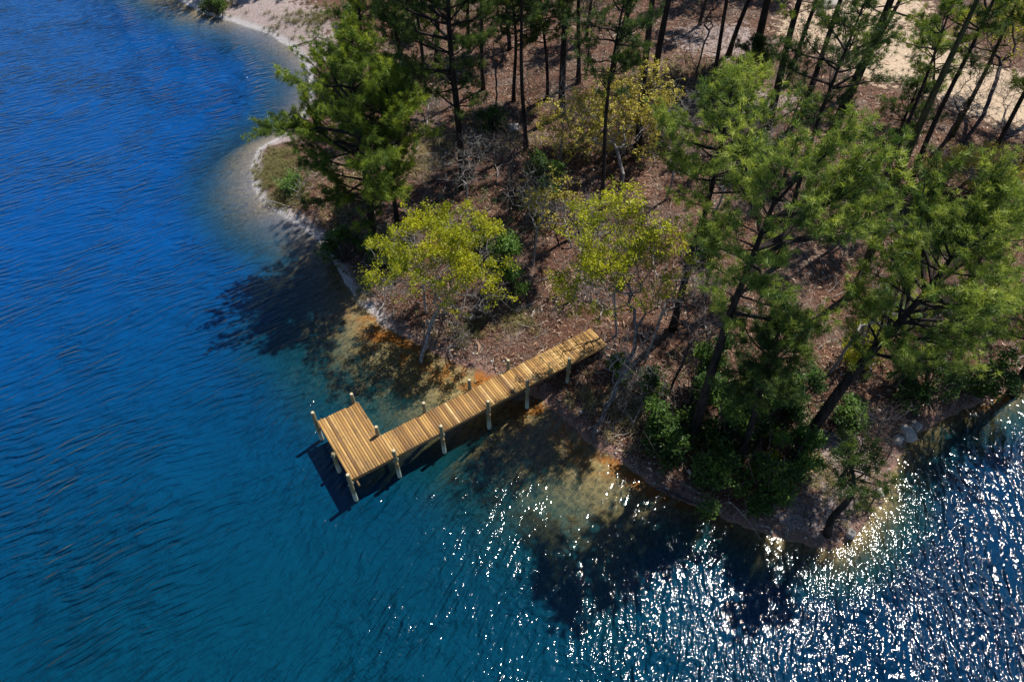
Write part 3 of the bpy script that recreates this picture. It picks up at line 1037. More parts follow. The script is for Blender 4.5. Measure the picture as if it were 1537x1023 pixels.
P_('slim dark pine left of the shaded low pine', (725, 135), (722, 60), 17, 0.16, 0.55, 3.2, 80, nb=34, tuft=0.9, mat=M_NEEDLED)
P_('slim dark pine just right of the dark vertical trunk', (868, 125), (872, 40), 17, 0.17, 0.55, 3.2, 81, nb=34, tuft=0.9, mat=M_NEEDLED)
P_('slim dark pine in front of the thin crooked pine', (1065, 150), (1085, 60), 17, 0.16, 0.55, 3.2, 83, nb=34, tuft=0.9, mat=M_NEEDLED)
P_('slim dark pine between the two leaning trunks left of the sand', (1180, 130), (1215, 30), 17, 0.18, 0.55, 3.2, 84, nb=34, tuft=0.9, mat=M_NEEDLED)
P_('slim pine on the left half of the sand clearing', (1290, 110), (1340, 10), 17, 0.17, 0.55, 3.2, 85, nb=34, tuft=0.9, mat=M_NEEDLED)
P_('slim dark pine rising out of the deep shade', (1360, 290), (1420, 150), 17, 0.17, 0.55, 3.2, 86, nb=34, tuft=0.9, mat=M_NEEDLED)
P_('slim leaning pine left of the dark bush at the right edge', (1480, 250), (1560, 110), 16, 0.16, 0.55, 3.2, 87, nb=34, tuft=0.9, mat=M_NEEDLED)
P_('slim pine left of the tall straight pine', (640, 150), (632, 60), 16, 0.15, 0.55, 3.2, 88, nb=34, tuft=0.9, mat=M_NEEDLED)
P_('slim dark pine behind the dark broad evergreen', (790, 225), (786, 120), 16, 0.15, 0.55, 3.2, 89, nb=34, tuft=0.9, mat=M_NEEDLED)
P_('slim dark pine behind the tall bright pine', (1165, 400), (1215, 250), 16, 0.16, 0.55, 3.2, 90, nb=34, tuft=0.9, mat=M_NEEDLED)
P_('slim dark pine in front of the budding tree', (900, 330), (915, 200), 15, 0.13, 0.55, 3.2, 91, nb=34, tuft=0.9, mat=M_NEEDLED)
P_('dense pine filling the right edge above the spreading pine', (1580, 420), (1610, 300), 13, 0.22, 0.3, 3.3, 38, nb=40, tuft=0.9, mat=M_NEEDLE)
P_('tall pine at the right edge shading the ground behind the budding tree', (1530, 270), (1580, 130), 16, 0.24, 0.35, 4.2, 39, nb=44)
P_('pine past the right edge of the sand clearing', (1570, 170), (1630, 40), 17, 0.25, 0.4, 4.2, 40, nb=40)
P_('unseen pine added for shade past the top edge left of the sand clearing', (1180, -40), (1215, -120), 17, 0.3, 0.4, 4.6, 71, nb=50)  # this pine and the next are unseen, added to cast shadows into view
P_('unseen pine added for shade past the top edge above the thin crooked pine', (1090, -30), (1110, -100), 17, 0.28, 0.4, 4.6, 72, nb=50)
# trees along the far shore, seen as dark reflections in the lake
proto = None
for i, (x, y, s) in enumerate([(-40, 88, 1.1), (-47, 93, 1.25), (-27, 84, 1.05), (-33, 92, 1.3), (-22, 83, 0.95), (-54, 96, 1.1)]):
    z = th(np.array(x), np.array(y))
    if proto is None:
        proto = pine('pine of the shore grove whose dark reflection lies in the lake', (x, y, z), (x + 0.5, y, z + 17), 0.3, 0.25, 4.2, 41, nb=50, mat=M_NEEDLED, group='pines along the far shore')
        kids = list(proto.children)
        continue
    o = proto.copy()
    o.location = (x, y, z)
    o.scale = (s, s, s)
    o.rotation_euler[2] = i * 1.3
    COL.objects.link(o)
    for k in kids:
        c = k.copy()
        c.parent = o
        COL.objects.link(c)
proto.scale = (1.1, 1.1, 1.1)

# ------------------------------------------------------------------ leafy trees
g = ground_at(632, 545)
broadtree('lime green feathery tree with bare grey twigs leaning over the water left of the dock', (632, 545), [g + [0.5, 0.9, 1.6], g + [0.9, 1.6, 2.4]],
          at(685, 402, 5.2), (4.7, 4.2, 4.8), 760, 51, M_YELLOW, M_GREYBARK, 0.12, 15, 0.066, 0.12, 'lime_leafed_tree', upper=0.02, hollow=0.25, per=3)
g = ground_at(890, 655)
broadtree('bare stemmed grey tree with lime green top overhanging the dock landing', (890, 655), [g + [1.0, 0.9, 3.0], g + [1.7, 1.5, 5.5], g + [1.5, 2.1, 7.5]],
          at(922, 412, 8.6), (4.1, 3.6, 4.8), 640, 52, M_YELLOW, M_MIDBARK, 0.09, 14, 0.064, 0.12, 'lime_leafed_tree', upper=-0.25, hollow=0.25, leafy=0.55, per=3)
g = ground_at(930, 300)
broadtree('pale yellow budding tree with a fan of thin grey stems', (930, 300), [g + [0, 0.2, 0.8], g + [0.1, 0.4, 1.8]],
          at(918, 180, 5.2), (5.6, 4.2, 4.6), 1300, 53, M_BUD, M_GREYBARK, 0.11, 7, 0.085, 0.08, 'budding_tree', upper=-0.7, hollow=0.15, leafy=0.75, twig=0.5)
g = ground_at(858, 372)
broadtree('low bare bush with yellow buds behind the fresh green evergreen', (858, 372), [g + [-0.2, 0.2, 0.6]],
          at(835, 315, 2.4), (3.3, 2.4, 2.2), 420, 54, M_BUD, M_GREYBARK, 0.06, 6, 0.07, 0.08, 'budding_shrub', 'shrub', upper=-0.8, hollow=0.15, leafy=0.7)
g = ground_at(1475, 335)
broadtree('yellow budding tree above the big spreading pine on the right', (1475, 335), [g + [0, 0.2, 1.2], g + [0, 0.3, 2.2]],
          at(1462, 258, 4.2), (3.8, 2.4, 2.0), 420, 55, M_BUD, M_GREYBARK, 0.11, 7, 0.078, 0.11, 'budding_tree', hollow=0.2)
g = ground_at(1440, 225)
broadtree('fan of thin leaning stems with lime leaves in the top right corner', (1440, 225), [g + [0.4, 0.4, 1.0], g + [1.0, 0.9, 2.2]],
          at(1500, 55, 7.2), (4.2, 3.0, 3.6), 320, 56, M_YELLOW, M_DARKTWIG, 0.15, 11, 0.085, 0.17, 'lime_leafed_tree', upper=-0.2, hollow=0.3, leafy=0.9)
g = ground_at(1300, 570)
broadtree('lime tipped shrub tucked against the leaning trunk of the spreading pine', (1300, 570), [g + [0, 0.1, 0.8]],
          at(1298, 520, 2.2), (1.4, 1.3, 1.7), 150, 57, M_YELLOW, M_GREYBARK, 0.05, 10, 0.075, 0.13, 'lime_leafed_shrub', 'shrub', upper=-0.9)
g = ground_at(450, 300)
broadtree('small fresh green shrub on the grassy spit', (450, 300), [g + [0, 0.1, 0.6]],
          at(446, 268, 1.4), (1.3, 1.2, 1.2), 110, 58, M_BROADL, M_GREYBARK, 0.04, 8, 0.065, 0.14, 'leafy_shrub', 'shrub', upper=-0.9)
g = ground_at(1230, 735)
broadtree('lime sprig of a shrub on the left edge of the sandy point', (1165, 735), [ground_at(1165, 735) + [0, 0.1, 0.5]],
          at(1168, 705, 1.4), (0.9, 0.8, 0.8), 60, 59, M_YELLOW, M_GREYBARK, 0.035, 10, 0.07, 0.13, 'lime_leafed_shrub', 'shrub', upper=-0.9)

THIN = [((925, 503), (-0.7, 0.3, 5.0), 'thin bare grey tree added to dapple the landward end of the dock'),  # added tree, crown set sunward to drop branch shadows on the deck
        ((880, 110), (0.3, 0.6, 6.0), 'thin bare dark tree between the dark vertical trunk and the slanting trunk'),
        ((1040, 130), (0.5, 0.6, 6.0), 'thin bare dark tree right of the three trunks behind the budding tree'),
        ((745, 165), (0.0, 0.8, 5.5), 'thin bare dark tree left of the shaded pines'),
        ((1000, 300), (0.6, 0.8, 5.5), 'thin bare grey tree right of the foot of the budding tree'),
        ((700, 330), (0.2, 0.8, 4.2), 'thin bare grey tree behind the top of the lime green tree'),
        ((1180, 200), (0.8, 0.6, 5.5), 'thin bare dark tree among the leaning trunks behind the bright pines'),
        ((1400, 240), (0.9, 0.6, 5.0), 'thin bare dark tree below the right end of the sand clearing'),
        ((800, 400), (0.3, 0.9, 4.2), 'thin bare grey tree right of the fresh green evergreen'),
        ((968, 545), (1.0, 1.4, 5.5), 'thin bare grey tree right of the dock landing'),
        ((1005, 590), (1.0, 1.2, 5.0), 'thin bare grey tree left of the tall dark evergreen'),
        ((862, 450), (0.6, 1.2, 4.6), 'thin bare grey tree above the end of the dock'),
        ((1062, 350), (0.8, 1.0, 5.5), 'thin bare grey tree behind the bright pine'),
        ((765, 320), (0.2, 1.0, 4.8), 'thin bare grey tree above the dark round evergreen'),
        ((1245, 560), (1.2, 1.0, 4.6), 'thin bare grey tree behind the leaning trunk of the spreading pine'),
        ((1345, 580), (1.2, 0.8, 4.2), 'thin bare grey tree under the spreading pine crown'),
        ((1262, 715), (0.8, 0.5, 3.2), 'thin bare dark sapling on the sandy point'),
        ((905, 630), (0.9, 0.8, 4.5), 'thin bare sapling beside the bare stemmed grey tree'),
        ((640, 470), (-0.2, 0.9, 3.4), 'thin bare sapling at the left bank behind the lime green tree'),
        ((1120, 330), (0.8, 1.0, 5.2), 'thin bare grey tree left of the tall bright pine crown'),
        ((840, 250), (0.2, 0.8, 4.8), 'thin bare grey tree at the left edge of the budding tree')]
for i, (b, t, lb) in enumerate(THIN):
    gg = ground_at(*b)
    t = np.array(t)
    broadtree(lb, b, [gg + t * 0.3, gg + t * 0.6], gg + t, (2.2, 1.9, 2.7), 230, 200 + i, None, M_DARKTWIG if 'dark' in lb else M_GREYBARK, 0.075,
              name='bare_tree', leafy=0, hollow=0.15, twig=0.45)

BARE = [((905, 95), (905, 55, 2.0), (2.4, 2.0, 2.0), 150, M_DARKTWIG, 'dark bare bush between the slanting trunk and the young pine at the top edge'),
        ((1045, 110), (1045, 75, 1.8), (2.6, 2.0, 1.6), 150, M_DARKTWIG, 'dark bare bush left of the thin crooked pine'),
        ((1250, 120), (1255, 85, 1.6), (2.2, 1.8, 1.5), 120, M_DARKTWIG, 'bare bush between two leaning trunks at the sand clearing'),
        ((870, 235), (865, 195, 1.8), (2.6, 2.0, 2.0), 260, M_GREYBARK, 'bare grey bush left of the foot of the budding tree'),
        ((790, 330), (785, 295, 1.5), (2.5, 2.0, 1.7), 260, M_GREYBARK, 'bare grey bush above the fresh green evergreen'),
        ((660, 300), (655, 270, 1.2), (1.6, 1.3, 1.1), 100, M_GREYBARK, 'bare tan bush at the foot of the tall straight pine'),
        ((1180, 260), (1180, 225, 1.5), (2.0, 1.6, 1.3), 120, M_DARKTWIG, 'dark bare bush behind the bright pines'),
        ((1330, 400), (1330, 360, 1.6), (2.0, 1.6, 1.4), 130, M_DARKTWIG, 'dark bare bush in the middle of the deep shade'),
        ((985, 420), (985, 370, 1.8), (2.3, 1.9, 1.8), 240, M_GREYBARK, 'bare grey bush right of the overhanging grey tree'),
        ((915, 365), (915, 330, 1.6), (2.1, 1.7, 1.5), 220, M_DARKTWIG, 'dark bare bush below the foot of the budding tree'),
        ((745, 275), (745, 240, 1.6), (2.1, 1.7, 1.5), 220, M_GREYBARK, 'bare grey bush right of the foot of the tall straight pine'),
        ((1000, 175), (1000, 140, 1.8), (2.6, 2.0, 1.8), 220, M_DARKTWIG, 'dark bare bush right of the three trunks behind the budding tree'),
        ((800, 175), (800, 140, 1.8), (2.6, 2.0, 1.8), 220, M_DARKTWIG, 'dark bare bush between the two shaded pine stems'),
        ((1140, 440), (1140, 400, 1.6), (2.0, 1.6, 1.5), 200, M_DARKTWIG, 'dark bare bush behind the long leaning trunk'),
        ((1505, 190), (1505, 145, 2.2), (2.4, 2.0, 2.0), 150, M_DARKTWIG, 'dark bare bush at the right end of the sand clearing'),
        ((1065, 508), (1066, 445, 1.9), (1.9, 1.6, 1.9), 240, M_GREYBARK, 'bare pale grey shrub in the shade left of the long leaning trunk'),
        ((572, 470), (572, 432, 1.2), (1.2, 1.0, 0.9), 100, M_GREYBARK, 'bare purplish shrub at the water edge left of the lime green tree'),
        ((950, 640), (955, 590, 1.5), (2.2, 1.8, 1.9), 240, M_GREYBARK, 'bare twiggy shrub right of the dock landing'),
        ((1300, 770), (1300, 735, 1.1), (1.6, 1.2, 1.1), 110, M_DARKTWIG, 'dark bare shrub spread over the sandy point'),
        ((1330, 690), (1318, 640, 1.6), (1.5, 1.2, 1.6), 110, M_DARKTWIG, 'dark bare shrub beside the pale boulders'),
        ((1215, 790), (1205, 765, 0.9), (1.3, 0.9, 0.8), 80, M_DARKTWIG, 'low dark bare shrub at the tip of the point'),
        ((680, 545), (690, 510, 0.9), (1.2, 0.9, 0.9), 80, M_GREYBARK, 'low bare grey shrub between the lime green tree and the dock'),
        ((900, 480), (880, 445, 1.2), (1.4, 1.2, 1.0), 90, M_GREYBARK, 'bare brown shrub on the slope above the dock landing'),
        ((720, 215), (716, 175, 1.6), (1.7, 1.4, 1.4), 100, M_GREYBARK, 'bare pale shrub right of the tall straight pine trunk'),
        ((1010, 260), (1000, 222, 1.3), (1.7, 1.3, 1.2), 100, M_GREYBARK, 'bare grey shrub between the budding tree and the bright pine'),
        ((1450, 480), (1440, 440, 1.6), (1.6, 1.3, 1.4), 90, M_GREYBARK, 'bare shrub under the big spreading pine'),
        ((640, 200), (640, 175, 1.1), (1.5, 1.2, 1.0), 90, M_GREYBARK, 'bare straw coloured shrub left of the tall straight pine trunk'),
        ((1360, 200), (1375, 165, 1.3), (1.7, 1.3, 1.2), 90, M_DARKTWIG, 'dark bare shrub at the lower edge of the sand clearing')]
for i, (b, c, rd, n, mt, lb) in enumerate(BARE):
    gg = ground_at(*b)
    broadtree(lb, b, [gg + [0, 0.05, 0.3]], at(*c) + [0, 0, gg[2] * 0.6], rd, n, 70 + i, None, mt, 0.04, name='bare_shrub', cat='shrub', leafy=0, hollow=0.15, twig=0.35)

EVER = [((1045, 590), 1.4, 4.6, M_BROAD, 320, 'tallest dark evergreen behind the lit tipped evergreen bush'),
        ((1085, 665), 1.5, 4.2, M_BROAD, 320, 'dark evergreen at the foot of the long leaning trunk'),
        ((1130, 640), 1.4, 4.0, M_BROADL, 280, 'fresh green evergreen left of the slim deep green pine'),
        ((1185, 620), 1.3, 3.8, M_BROAD, 260, 'dark narrow evergreen between the slim pine and the spreading pine'),
        ((985, 650), 1.2, 2.8, M_BROAD, 220, 'small dark evergreen bush left of the long leaning trunk'),
        ((768, 438), 1.35, 5.2, M_BROADL, 380, 'fresh green evergreen draped with glossy leaves right of the lime green tree'),
        ((725, 385), 1.2, 2.6, M_BROAD, 190, 'dark round evergreen behind the lime green tree'),
        ((815, 290), 1.9, 3.2, M_BROAD, 300, 'dark broad evergreen left of the foot of the budding tree'),
        ((1035, 628), 1.7, 4.2, M_BROAD, 340, 'tall evergreen bush with lit tips right of the dock landing'),
        ((1000, 690), 1.5, 3.0, M_BROAD, 260, 'evergreen bush at the shore below the tall lit evergreen'),
        ((1075, 735), 1.7, 3.2, M_BROAD, 300, 'evergreen bush in front of the slim deep green pine at the waterline'),
        ((1150, 745), 1.7, 3.4, M_BROAD, 300, 'dark evergreen bush on the waterline left of the sandy point'),
        ((1190, 690), 1.2, 2.6, M_BROADL, 200, 'leafy evergreen bush left of the foot of the spreading pine'),
        ((1150, 610), 1.4, 3.0, M_BROAD, 240, 'evergreen bush behind the slim deep green pine'),
        ((980, 590), 1.0, 1.8, M_BROAD, 130, 'small evergreen bush beside the bare twiggy shrub'),
        ((518, 392), 1.5, 2.6, M_BROAD, 240, 'dark evergreen bush at the waterline under the broad tiered pine'),
        ((575, 400), 1.3, 2.4, M_BROAD, 200, 'dark evergreen bush right of the broad tiered pine trunk'),
        ((745, 190), 1.3, 1.8, M_BROAD, 170, 'dark evergreen bush below the shaded low pine'),
        ((1390, 590), 1.9, 3.0, M_BROAD, 300, 'dark evergreen bush under the spreading pine near the boulders'),
        ((1470, 590), 1.9, 2.8, M_BROAD, 280, 'evergreen bush overhanging the right shore'),
        ((1490, 300), 1.7, 2.6, M_BROAD, 220, 'dark evergreen bush at the right edge beside the budding tree'),
        ((1400, 300), 1.6, 2.4, M_BROAD, 220, 'dark evergreen bush at the edge of the deep shade'),
        ((1260, 640), 1.3, 2.2, M_BROAD, 190, 'evergreen bush behind the foot of the spreading pine'),
        ((325, 20), 1.5, 1.7, M_BROAD, 190, 'round dark shrub on the beach at the top edge'),
        ((540, 30), 1.6, 2.2, M_BROAD, 220, 'dark evergreen bush at the head of the beach'),
        ((610, 60), 1.6, 2.4, M_BROAD, 220, 'dark evergreen bush behind the head of the beach'),
        ((930, 560), 0.8, 1.2, M_BROADL, 90, 'small leafy bush beside the end of the dock'),
        ((1330, 480), 1.4, 2.2, M_BROADL, 190, 'leafy bush at the lower end of the deep shade'),
        ((1060, 380), 1.3, 2.0, M_BROAD, 180, 'dark bush under the bright pine')]
for i, (b, w, h, mt, n, lb) in enumerate(EVER):
    shrub(lb, b, w, h, 120 + i, mt, n, 18, 0.085)


# ------------------------------------------------------------------ driftwood, fallen branches, boulders
def log(label, a, b, r0, seed, mat=None, twigs=0, name='fallen_branch', cat='branch'):
    r = np.random.default_rng(seed)
    pa, pb = ground_at(*a), ground_at(*b)
    n = 7
    t = np.linspace(0, 1, n)
    P = pa + (pb - pa) * t[:, None]
    L = np.linalg.norm(pb - pa)
    P[:, :2] += r.normal(size=(n, 2)) * 0.025 * L
    rad = r0 * (1 - 0.55 * t)
    P[:, 2] = terrain(P[:, 0], P[:, 1]) + rad * 0.8
    P[:, 2] = np.maximum(P[:, 2], np.interp(t, [0, 1], [P[0, 2], P[-1, 2]]))
    mb = MB()
    mb.tube(P, rad, 8)
    for k in range(twigs):
        i = r.integers(1, n - 1)
        d = (P[i + 1] - P[i]) / np.linalg.norm(P[i + 1] - P[i])
        s = np.cross(d, [0, 0, 1]) * r.choice([-1, 1])
        q = [P[i]]
        for j in range(3):
            q.append(q[-1] + (d * r.uniform(0.3, 0.9) + s * r.uniform(0.3, 0.9) + [0, 0, r.uniform(-0.02, 0.35)]) * 0.10 * L)
        mb.tube(q, rad[i] * np.array([0.55, 0.42, 0.3, 0.15]), 5)
    e = mb.build(name, mat or M_DRIFT, None, True, pa)
    e.location = pa
    tag(e, label, cat)


log('pale driftwood pole lying across the beach toward the water', (440, 70), (473, 61), 0.10, 1, name='driftwood', cat='driftwood')
log('short driftwood stick standing out at the head of the beach', (507, 43), (517, 60), 0.09, 2, name='driftwood', cat='driftwood')
log('thin driftwood stick between the beach pole and the trees', (476, 55), (495, 64), 0.07, 3, name='driftwood', cat='driftwood')
log('long white fallen branch lying behind the broad tiered pine', (571, 243), (664, 232), 0.10, 4, twigs=3)
log('forked dark branch lying right of the tall straight pine', (716, 235), (800, 186), 0.09, 5, M_DARKTWIG, 5)
log('pale fallen branch on the litter above the dock', (772, 470), (806, 452), 0.07, 6, twigs=3)
log('broken pale stick standing in the litter above the dock', (797, 478), (803, 462), 0.06, 7, twigs=2)
log('dark fallen trunk at the foot of the thin crooked pine', (1086, 90), (1048, 118), 0.16, 8, M_BARK, 2)
log('curved dark branch lying below the leaning trunks', (1190, 165), (1232, 182), 0.07, 9, M_DARKTWIG, 3)
log('pale branch fallen between the evergreen bush and the spreading pine', (1222, 672), (1250, 648), 0.08, 10, twigs=4)
log('dark branch reaching from the sandy point into the water', (1250, 780), (1325, 752), 0.08, 11, M_DARKTWIG, 5)
log('grey branch lying on the slope right of the dock landing', (905, 610), (950, 575), 0.06, 12, twigs=4)
log('grey fallen branch in the shade under the bright pine', (1100, 470), (1180, 480), 0.09, 13, M_DARKTWIG, 4)
log('pale fallen branch among the pale litter below the sand clearing', (1085, 140), (1120, 155), 0.08, 14, twigs=2)
log('fallen grey limb in the deep shade right of centre', (1255, 310), (1320, 290), 0.09, 15, M_DARKTWIG, 4)
log('waterlogged branch at the foot of the dark evergreen bushes', (985, 735), (1060, 760), 0.07, 16, M_DARKTWIG, 4)


def rock(label, px, s, seed):
    r = np.random.default_rng(seed)
    import bmesh
    bm = bmesh.new()
    bmesh.ops.create_icosphere(bm, subdivisions=4, radius=1.0)
    V = np.array([v.co[:] for v in bm.verts])
    F = np.array([[v.index for v in f.verts] for f in bm.faces])
    bm.free()
    d = np.zeros(len(V))
    for k in range(14):
        n = r.normal(size=3)
        n /= np.linalg.norm(n)
        h = r.uniform(0.55, 0.85)
        ex = np.clip(V @ n - h, 0, None)
        V = V - ex[:, None] * n * 0.85
    V += 0.03 * np.sin(V[:, [1, 2, 0]] * 9 + seed) + 0.015 * np.sin(V[:, [2, 0, 1]] * 23)
    V *= np.array(s)
    b = ground_at(*px)
    tone = 0.45 + 0.35 * V[:, 2] / s[2] * 0 + r.uniform(-0.1, 0.2)
    o = build('boulder', V, [F], M_ROCK, None, {'tone': np.full(len(V), tone)}, True)
    o.location = b + np.array([0, 0, s[2] * 0.45])
    o.rotation_euler[2] = r.uniform(0, 6)
    tag(o, label, 'rock')


rock('largest pale boulder at the waterline under the spreading pine', (1359, 652), (0.62, 0.5, 0.42), 1)
rock('rounded pale boulder behind the largest waterline boulder', (1372, 642), (0.45, 0.36, 0.33), 2)
rock('small pale boulder left of the largest waterline boulder', (1346, 662), (0.36, 0.3, 0.24), 3)
rock('flat grey rock in the litter right of the tall straight pine', (772, 195), (0.75, 0.55, 0.35), 4)
rock('pale stone at the tip of the sandy point', (1275, 803), (0.34, 0.28, 0.2), 5)
rock('bluish grey boulder at the far edge of the sand clearing', (1245, 8), (1.1, 0.8, 0.6), 6)
rock('pale stone on the sandy point below the boulders', (1322, 740), (0.28, 0.25, 0.18), 7)

# ------------------------------------------------------------------ litter and grass
def scatter(n, seed, box=(-16, 44, 11, 72)):
    r = np.random.default_rng(seed)
    # denser close to the camera
    x = r.uniform(box[0], box[1], n)
    y = box[2] + (box[3] - box[2]) * r.uniform(0, 1, n) ** 1.25
    z = terrain(x, y)
    k = z > 0.06
    return x[k], y[k], z[k], r


x, y, z, r = scatter(230000, 5)
sm = np.maximum.reduce([blob(1345, 80, 6.5, 5.5, -0.3, x, y), blob(1450, 125, 6, 3.2, 0, x, y), blob(1300, 10, 6, 4, 0, x, y), blob(1530, 150, 6, 4.5, 0, x, y), blob(400, 38, 8, 4.5, -0.6, x, y)])
kp = r.random(len(x)) > np.clip(sm * 1.6 - 0.2, 0, 0.93)
x, y, z = x[kp], y[kp], z[kp]
n = len(x)
c = np.stack([x, y, z + r.uniform(0.01, 0.07, n)], -1)
a = r.uniform(0, 2 * np.pi, n)
Ls = r.gamma(2.0, 0.055, n) + 0.04
wd = Ls * r.uniform(0.08, 0.32, n)
tilt = r.normal(size=n) * 0.35
u = np.stack([np.cos(a), np.sin(a), tilt], -1)
v = np.stack([-np.sin(a), np.cos(a), r.normal(size=n) * 0.4], -1)
curl = np.stack([-np.sin(a), np.cos(a), np.zeros(n)], -1) * (r.normal(size=n) * 0.35 * Ls)[:, None]
up = np.array([0, 0, 1.0]) * (r.uniform(-0.1, 0.35, n) * Ls)[:, None]
p0 = c - u * Ls[:, None] / 2
p1 = c + curl + up
p2 = c + u * Ls[:, None] / 2
w_ = v * wd[:, None] / 2
V = np.stack([p0 - w_ * 0.4, p0 + w_ * 0.4, p1 - w_, p1 + w_, p2 - w_ * 0.3, p2 + w_ * 0.3], 1).reshape(-1, 3)
b = np.arange(n)[:, None] * 6
Q = np.concatenate([b + np.array([[0, 1, 3, 2]]), b + np.array([[2, 3, 5, 4]])])
patch = 0.5 + 0.5 * wob(x, y, 9, 0.8) * 1.6
tn = np.clip(r.beta(0.9, 1.25, n) * 0.98 + 0.42 * (patch - 0.45), 0, 1)
lit = build('leaf_litter', V, [Q], M_LITTER, None, {'tone': np.repeat(tn, 6)})
tag(lit, 'brown pine straw and dead leaves covering the forest floor', 'leaf litter', None, 'stuff')

# dead twigs fallen everywhere under the trees
x, y, z, r = scatter(9000, 25)
n = len(x)
a = r.uniform(0, 6.3, n)
Lt = r.gamma(3.0, 0.2, n)
d = np.stack([np.cos(a), np.sin(a), np.abs(r.normal(size=n)) * 0.22], -1)
q0 = np.stack([x, y, z + 0.02], -1)
tw = MB()
A0, A1, R0, R1 = [], [], [], []
cur = q0
for k in range(4):
    nx_ = cur + d * Lt[:, None] / 4
    nx_[:, 2] = np.maximum(nx_[:, 2], terrain(nx_[:, 0], nx_[:, 1]) + 0.015)
    A0.append(cur); A1.append(nx_)
    R0.append(np.full(n, 0.013 - 0.0025 * k) * (0.6 + Lt)); R1.append(np.full(n, 0.0105 - 0.0025 * k) * (0.6 + Lt))
    if k == 1:
        sd = d + r.normal(size=(n, 3)) * 0.8
        A0.append(nx_); A1.append(nx_ + sd * Lt[:, None] * 0.3)
        R0.append(R1[-1] * 0.8); R1.append(R1[-1] * 0.4)
    cur = nx_
    d = d + r.normal(size=(n, 3)) * np.array([0.35, 0.35, 0.12])
tw.segs(np.concatenate(A0), np.concatenate(A1), np.concatenate(R0), np.concatenate(R1), 4)
tag(tw.build('dead_twigs', M_DRIFT), 'pale dead twigs scattered over the forest floor', 'twigs', None, 'stuff')

# low huckleberry scrub in patches
x, y, z, r = scatter(16000, 35)
sel = (wob(x, y, 12, 0.55) + 0.25 * r.normal(size=len(x)) * 0.6 > 0.26) & (z > 0.35)
sel &= np.maximum.reduce([blob(1345, 75, 8, 6, -0.3, x, y), blob(1440, 130, 6, 4, 0, x, y), blob(1285, 10, 7, 5, 0, x, y), blob(880, 545, 4, 2.5, 0.4, x, y)]) < 0.35
x, y, z = x[sel], y[sel], z[sel]
ub = MB()
cc = np.stack([x, y, z + r.uniform(0.08, 0.45, len(x))], -1)
leaves(ub, cc, r, 12, 0.06, 0.13, np.clip(0.4 + 0.35 * r.normal(size=len(x)), 0, 1), 0.5)
tag(ub.build('undergrowth', M_BROAD), 'low dark green scrub in patches under the trees', 'undergrowth', None, 'stuff')

GR = [((412, 250), 1.9, 2.6, 1900, 0.35, 0.34), ((430, 290), 1.8, 1.8, 1000, 0.4, 0.32), ((325, 10), 2.4, 1.6, 500, 0.5, 0.55), ((470, 25), 4.5, 2.5, 900, 0.35, 0.5), ((560, 110), 4, 4, 700, 0.5, 0.5),
      ((640, 215), 3.2, 3, 800, 0.75, 0.5), ((610, 250), 3, 2, 600, 0.7, 0.5), ((590, 370), 1.6, 1.6, 350, 0.75, 0.5), ((520, 300), 2.2, 3, 600, 0.5, 0.45), ((760, 210), 3, 2.4, 400, 0.7, 0.45),
      ((950, 620), 1.7, 2.0, 450, 0.8, 0.4), ((1300, 740), 1.4, 1.8, 250, 0.75, 0.4), ((780, 480), 1.6, 1.2, 220, 0.5, 0.35), ((1000, 110), 5, 3, 500, 0.7, 0.45), ((700, 500), 1.6, 0.8, 180, 0.35, 0.35),
      ((1240, 720), 1.3, 1.6, 250, 0.7, 0.4), ((880, 600), 1.0, 1.0, 160, 0.75, 0.35), ((540, 440), 0.9, 0.9, 130, 0.7, 0.4)]
BV, BT, BN, k0 = [], [], [], 0
r = np.random.default_rng(77)
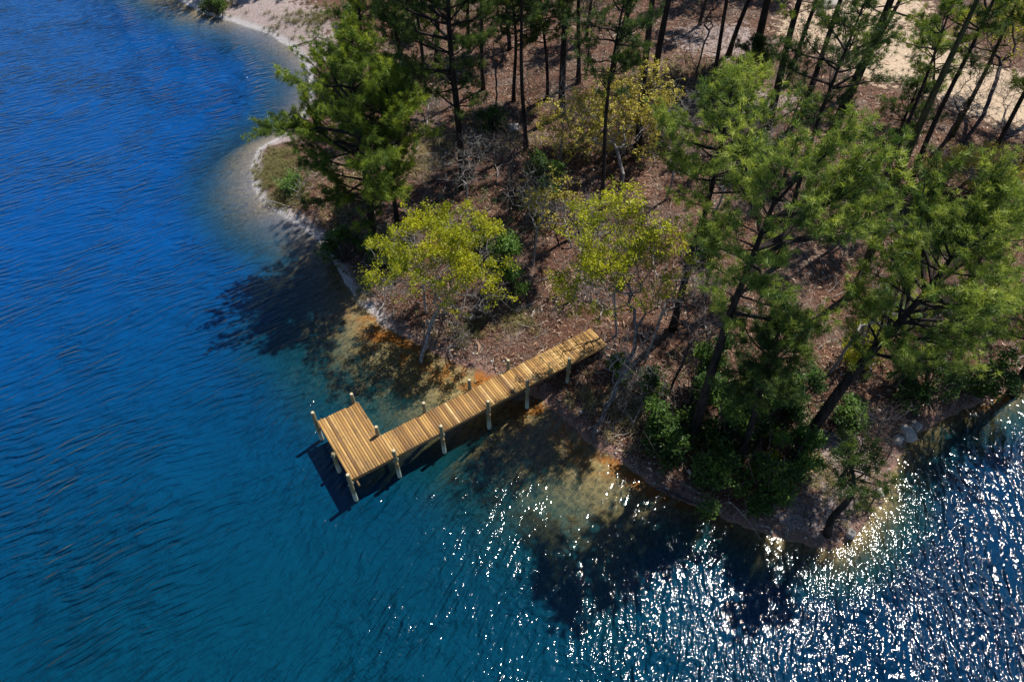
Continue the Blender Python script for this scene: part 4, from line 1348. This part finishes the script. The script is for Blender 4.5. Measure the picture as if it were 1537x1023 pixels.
for (px, rx, ry, nt_, tone, hh) in GR:
    c0 = ground_at(*px)
    q = r.normal(size=(nt_ // 6, 2)) * 0.5
    cx = c0[0] + q[:, 0] * rx
    cy = c0[1] + q[:, 1] * ry
    cz = terrain(cx, cy)
    ok = cz > 0.04
    cx, cy, cz = cx[ok], cy[ok], cz[ok]
    m = 22
    k = len(cx)
    o = np.stack([cx, cy, cz], -1)[:, None] + r.normal(size=(k, m, 3)) * np.array([0.09, 0.09, 0.0])
    d = r.normal(size=(k, m, 3)) * np.array([0.55, 0.55, 0.1]) + np.array([0, 0, 0.75])
    L = hh * r.uniform(0.5, 1.25, (k, m, 1))
    mid = o + d * L * 0.55
    tip = o + d * L * np.array([1.25, 1.25, 0.75])
    s = np.cross(d, [0, 0, 1.0])
    s /= np.linalg.norm(s, axis=2)[..., None] + 1e-9
    s *= 0.011
    V = np.stack([o - s, o + s, mid - s * 0.9, mid + s * 0.9, tip], 2).reshape(-1, 3)
    bb = np.arange(k * m)[:, None] * 5 + k0
    BV.append(V)
    BT.append(bb + np.array([[0, 1, 3]])); BT.append(bb + np.array([[0, 3, 2]])); BT.append(bb + np.array([[2, 3, 4]]))
    BN.append(np.repeat(np.clip(tone + r.normal(size=k * m) * 0.18, 0, 1), 5))
    k0 += k * m * 5
gr = build('dry_grass', np.concatenate(BV), [np.concatenate(BT)], M_GRASS, None, {'tone': np.concatenate(BN)})
tag(gr, 'tufts of dry tan and olive grass on the spit and forest floor', 'grass', None, 'stuff')

# pebbles strewn along the strand
x, y, z, r = scatter(60000, 15)
k = (z < 0.45) & (r.random(len(x)) < 0.8)
x, y, z = x[k], y[k], z[k]
n = len(x)
if n:
    base = np.array([(1, 0, 0), (0, 1, 0), (-1, 0, 0), (0, -1, 0), (0.1, 0.1, 0.7), (0, 0, -0.6)], float)
    sc_ = r.gamma(2.0, 0.018, n)[:, None, None] + 0.012
    jit = 1 + r.normal(size=(n, 6, 3)) * 0.25
    V = (base[None] * jit) * sc_ + np.stack([x, y, z + 0.01], -1)[:, None]
    f = np.array([(0, 1, 4), (1, 2, 4), (2, 3, 4), (3, 0, 4), (1, 0, 5), (2, 1, 5), (3, 2, 5), (0, 3, 5)])
    T = (np.arange(n)[:, None, None] * 6 + f[None]).reshape(-1, 3)
    pb = build('pebbles', V.reshape(-1, 3), [T], M_ROCK, None, {'tone': np.repeat(r.uniform(0, 1, n), 6)}, True)
    tag(pb, 'small pale pebbles strewn along the strand', 'pebbles', None, 'stuff')
